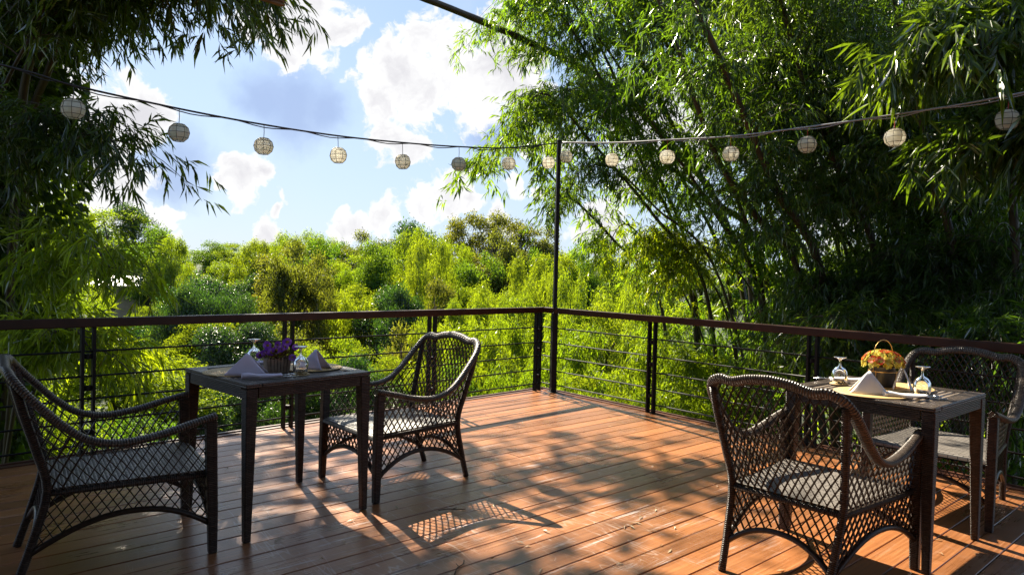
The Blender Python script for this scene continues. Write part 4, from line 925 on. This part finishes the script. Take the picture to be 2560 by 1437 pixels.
rb(bp(-.9, .0), [(1800,700,9),(1640,520,9),(1530,420,8.9),(1450,430,8.8),(1410,520,8.8)], 'drooping bamboo spray hanging just right of the pole top', .02, .005, 20, t0=.45, bl=(.3,.6), far=1.15)
rb((5.0, 6.4, -1.3), [(2600,500,5.9),(2590,200,5.8),(2520,30,5.6),(2430,30,5.4),(2380,120,5.3)], 'near bright bamboo spray reaching in from the upper right corner', .022, .006, 34, t0=.4, bl=(.4,.8), ln=(.16,.28))
rb((5.2, 6.2, -1.3), [(2680,700,5.8),(2650,420,5.6),(2570,300,5.4),(2490,330,5.2)], 'near bright bamboo spray at the right edge over the largest lantern', .02, .006, 24, t0=.45, bl=(.3,.7), ln=(.16,.28))
rb((4.2, 7.2, -1.4), [(2260,960,6.8),(2180,820,6.7),(2080,800,6.6),(2020,900,6.5)], 'dark bamboo bush behind the bucket table and right railing', .02, .006, 60, t0=.1, bl=(.3,.8))
rb((5.0, 6.2, -1.4), [(2580,980,5.8),(2520,860,5.7),(2440,830,5.6),(2380,900,5.6)], 'dark bamboo bush behind the farthest chair', .02, .006, 60, t0=.1, bl=(.3,.8))
rb((5.6, 8.0, -1.5), [(2420,900,7.9),(2350,700,7.8),(2260,640,7.6),(2180,740,7.5)], 'shadowed bamboo bush low behind the bucket table, right of its flowers', .02, .006, 75, t0=.05, bl=(.4,1.0))
rb((4.6, 8.2, -1.5), [(2240,880,8.0),(2150,760,7.9),(2060,700,7.8),(1990,800,7.7)], 'shadowed bamboo bush low behind the left glass of the bucket table', .02, .006, 75, t0=.05, bl=(.4,1.0))
rb((6.2, 7.6, -1.5), [(2600,900,7.4),(2560,680,7.3),(2480,600,7.2),(2400,700,7.1)], 'shadowed bamboo bush at the right edge above the handrail', .02, .006, 75, t0=.05, bl=(.4,1.0))
rb((6.6, 9.0, -1.5), [(2520,560,9.2),(2470,420,9.2),(2390,380,9.1),(2320,470,9.0)], 'shadowed bamboo spray deep behind the largest lantern', .03, .006, 75, t0=.1, bl=(.5,1.1))
for dx, dy, sh, lab in ((2.0, 2.4, 0, 'deep rear bamboo culm behind the lantern second from the right'), (1.6, 3.0, -170, 'deep rear bamboo culm behind the lantern third from the right'), (2.8, 1.8, 190, 'deep rear bamboo culm behind the largest lantern'), (1.4, .4, -60, 'deep rear bamboo culm above the left glass of the bucket table')):
    Yd = 8.7 + dy; rb(bp(dx, dy), [(2330 + sh, 720, Yd), (2290 + sh, 480, Yd), (2230 + sh, 260, Yd - .1), (2150 + sh, 60, Yd - .3), (2040 + sh, -40, Yd - .6)], lab, .045, .014, 62, t0=.08, bl=(.5, 1.2))
for px0, lab in ((1560, 'sunlit light green bamboo spray hanging beside the pole below its lanterns'), (1640, 'sunlit light green bamboo spray below the second lantern right of the pole'), (1720, 'sunlit light green bamboo spray below the third lantern right of the pole')):
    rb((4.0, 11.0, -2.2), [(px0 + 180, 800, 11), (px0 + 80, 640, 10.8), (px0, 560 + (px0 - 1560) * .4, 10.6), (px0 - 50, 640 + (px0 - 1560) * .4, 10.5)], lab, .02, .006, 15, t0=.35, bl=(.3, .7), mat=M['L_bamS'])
rb(bp(1.2, 1.2), [(2420,560,10.4),(2330,260,10.2),(2230,40,10),(2100,-80,9.7)], 'deep rear bamboo culm right of centre in the dark clump', .045, .016, 90, t0=.1)
rb(bp(1.0, 1.8), [(2250,600,11),(2120,400,10.9),(2000,220,10.7),(1900,150,10.4)], 'deep rear bamboo culm behind the fourth lantern right of the pole', .045, .016, 90, t0=.1)
rb(bp(2.2, 1.0), [(2640,620,10.2),(2600,300,10),(2540,50,9.9),(2440,-80,9.7)], 'deep rear bamboo culm in the upper right corner', .045, .016, 90, t0=.1)

# ------------------------------------------------------------------ trees and bamboo at left
gL = np.random.default_rng(44); GL = 'bamboo arching in from the left'
def lb(base, pts, label, r0=.04, r1=.01, nb=50, **k):
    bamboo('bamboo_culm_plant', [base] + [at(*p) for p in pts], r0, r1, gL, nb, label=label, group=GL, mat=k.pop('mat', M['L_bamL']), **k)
LB = (-5.2, 7.4, -3.2)
lb(LB, [(60,500,6.8),(130,150,6.4),(260,-160,6.0),(380,-290,5.5),(480,-190,5.2)], 'bamboo culm arching over the second lantern with dark hanging tips', .045, .012, 120, t0=.42, bl=(.45,.95), ln=(.10,.19), w=.13, tw=12)
lb((-5.3, 7.0, -3.2), [(40,450,6.4),(90,100,6.0),(180,-180,5.6),(280,-260,5.3),(360,-110,5.1)], 'bamboo culm arching over the first lantern with dark hanging tips', .045, .012, 110, t0=.38, bl=(.5,1.1), ln=(.10,.19), w=.13, tw=12)
lb((-5.9, 7.9, -3.2), [(-30,600,7.4),(40,300,7.0),(140,20,6.6),(260,-60,6.3),(360,20,6.1)], 'leafy bamboo culm filling the upper left behind the lantern cable', .04, .01, 50, t0=.35, bl=(.4,.75), ln=(.09,.17), w=.13, tw=12)
lb((-5.7, 7.6, -3.2), [(30,450,7.0),(110,120,6.6),(240,-120,6.3),(400,-190,6.0),(520,-90,5.8)], 'rear bamboo culm behind the dark hanging tips at upper left', .04, .012, 105, t0=.42, bl=(.5,1.0), ln=(.10,.19), w=.13, tw=12)
lb((-5.2, 6.9, -3.2), [(30,600,6.2),(100,380,5.9),(190,290,5.7),(260,350,5.5)], 'dark bamboo spray dangling left of the small clouds', .025, .006, 34, t0=.35, bl=(.35,.8), ln=(.09,.18), w=.13, tw=12)
for bx, by, pts, lab in ((-5.0, 6.5, [(40,850,6.0),(120,680,5.8),(210,600,5.6),(275,670,5.5)], 'sunlit yellow bamboo spray at left just above the handrail'),
        (-4.8, 6.0, [(40,1000,5.6),(110,860,5.4),(180,820,5.3),(230,880,5.3)], 'sunlit yellow bamboo spray below the handrail behind the left chair'),
        (-5.2, 6.8, [(90,960,6.6),(150,860,6.5),(230,830,6.4),(290,880,6.4)], 'sunlit yellow bamboo spray below the handrail beside the first railing post')):
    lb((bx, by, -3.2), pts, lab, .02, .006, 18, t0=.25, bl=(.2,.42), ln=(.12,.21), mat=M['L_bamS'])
lb((-5.6, 6.4, -3.0), [(-90,800,6.0),(-60,500,5.8),(0,250,5.6),(70,100,5.4)], 'bamboo culm hugging the left edge of the photo', .035, .01, 34, t0=.1, bl=(.35,.7), ln=(.09,.18))

def vine_tree(x, y, h, r, n, label):
    g = np.random.default_rng(int(abs(x) * 10)); z0 = gz(x, y); root = empty('vine_covered_tree', (x, y, z0), 0, label, 'tree')
    b = MB(); pth = catmull([(0, 0, -.3), (.1, .05, h * .3), (-.05, .1, h * .65), (.15, 0, h)], 6); b.tube(pth, list(np.linspace(.26, .1, len(pth))), 10)
    for k in range(16):
        a = g.uniform(0, 6.28); zz = h * g.uniform(.5, .98); e = Vector((math.cos(a) * r * .75, math.sin(a) * r * .75, zz + .8)); pp = catmull([(0, 0, zz), tuple(e * .5 + Vector((0, 0, zz * .5 + .3))), tuple(e)], 4); b.tube(pp, list(np.linspace(.07, .015, len(pp))), 5)
    b.build('trunk', M['bark'], root)
    a = g.uniform(0, 6.28, n); zz = g.random(n) ** .85 * (h + 1.2); prof = r * (.55 + .45 * np.sin(zz / h * 9 + 2 * np.sin(a * 2)) * .5 + .5 * np.clip(zz / h - .45, 0, 1)); rr = prof * (1 - g.random(n) ** 2 * .75)
    P = np.stack([rr * np.cos(a), rr * np.sin(a), zz], 1); d = np.stack([np.cos(a), np.sin(a), np.full(n, -.7)], 1); L = g.uniform(.06, .15, n)
    leaf_object('vines', P, unit(d + g.normal(size=(n, 3)) * .5), unit(np.stack([np.cos(a), np.sin(a), np.full(n, .5)], 1) + g.normal(size=(n, 3)) * .5), L, L * .8, M['L_vine'], root, bend=.2, mid=.35); return root
vine_tree(-5.35, 6.9, 6.6, 1.0, 18000, 'tall dark tree wrapped in vines at the left edge')
vine_tree(-8.6, 9.6, 6.0, 1.25, 15000, 'vine-hung tree behind the left edge tree, lower and greener')

def shade_tree():
    """big spreading tree left of the deck; its crown is above the picture and dapples the boards"""
    g = np.random.default_rng(77); x, y = -9.2, 10.6; z0 = gz(x, y); root = empty('rain_tree', (x, y, z0), 0, 'tall spreading tree at far left, its crown above the picture', 'tree')
    nb = 60; a = g.uniform(0, 6.28, nb); rr = np.sqrt(g.random(nb)) * 3.0; zc = 10.4 + 1.6 * np.cos(rr / 3.0 * 1.4) - .4 + g.uniform(-.5, .5, nb) - z0 - 2.4
    c = np.stack([rr * np.cos(a), rr * np.sin(a), zc], 1); # ragged outer sprays shaped to cast shade: shaded deck spot, spread, leaves
    outer = [(-1.6, 2.8, .7, 440), (-1.05, 3.0, .4, 150), (-.45, 4.85, .4, 230), (1.05, 4.75, .42, 210), (.1, 3.0, .3, 60), (-.3, 2.5, .55, 340), (-1.9, 4.9, .45, 130), (.55, 2.65, .35, 110), (.4, 5.9, .2, 24)]
    cot = math.sqrt(sd.x ** 2 + sd.y ** 2) / sd.z; hd = (sd.x / math.hypot(sd.x, sd.y), sd.y / math.hypot(sd.x, sd.y)); PO = []; tips = []
    for gx, gy, sp, cn in outer:
        zz = g.uniform(7.8, 9.4); ctr = np.array([gx + hd[0] * cot * zz - x, gy + hd[1] * cot * zz - y, zz - z0]); tips.append(ctr); PO.append(ctr + g.normal(size=(cn, 3)) * np.array([sp, sp * .8, .2]))
    PO = np.concatenate(PO)
    n = 13000; k = g.integers(0, nb, n); P = np.concatenate([c[k] + g.normal(size=(n, 3)) * np.array([.5, .5, .25]), PO]); c = np.concatenate([c, np.array(tips)]); nb = len(c); n = len(P)
    L = g.uniform(.14, .32, n); leaf_object('crown', P, rnd_dir(n, g) * np.array([1, 1, .4]), unit(np.array([0, 0, 1.0]) + g.normal(size=(n, 3)) * .4), L, L * .5, M['L_vine'], root)
    b = MB(); h = 7.2 - z0; pth = catmull([(0, 0, -.5), (-.3, .2, h * .4), (.1, .1, h * .75), (0, 0, h)], 6); b.tube(pth, list(np.linspace(.38, .2, len(pth))), 12)
    for j in list(range(26)) + list(range(nb - 9, nb)):
        e = Vector(c[j]); s = pth[-int(1 + 8 * g.random())]; pp = catmull([s, s.lerp(e, .5) + Vector((0, 0, .5)), e], 5); b.tube(pp, list(np.linspace(.12, .02, len(pp))), 6)
    b.build('trunk', M['bark'], root)
shade_tree()

# ------------------------------------------------------------------ pavilion behind the camera, roof and wall added to block sky light; only its rafter tip shows
def pavilion():
    root = empty('sky_blocking_pavilion', (0, -3, 0), 0, 'added thatched pavilion blocking sky light behind the viewer, one rafter tip at the top edge', 'pavilion')
    b = MB(); b.poly([(-8, 6.3, 2.98), (8, 6.3, 2.98), (8, -2, 6.2), (-8, -2, 6.2)]); b.poly([(8, -9.6, 3.05), (-8, -9.6, 3.05), (-8, -2, 6.2), (8, -2, 6.2)]); o = b.build('roof', M['thatch'], root); o.modifiers.new('t', 'SOLIDIFY').thickness = .2
    b = MB(); b.box((0, -3, 1.5), (15, .2, 3)); b.build('wall', M['housewall'], root)
    for x in (-7.4, -4.5, 4.5, 7.4): b = MB(); b.tube([(x, 4.4, .02), (x, 4.4, 3.4)], .09, 10); b.build('post', M['bark'], root)
    tip = at(708, 12, 3.4) - Vector((0, -3, 0)); up = at(560, -34, 3.1) - Vector((0, -3, 0)); far = Vector((-2.3, 4.6, 3.5))
    b = MB()
    for k in range(4): b.bar(tip + Vector((.0 - .012 * (k % 2), 0, -.005 + .008 * k)), up + Vector((0, 0, -.005 + .009 * k)), .03, .008)
    b.bar(up, far, .035, .04); b.build('rafter', M['barkpale'], root)
pavilion()
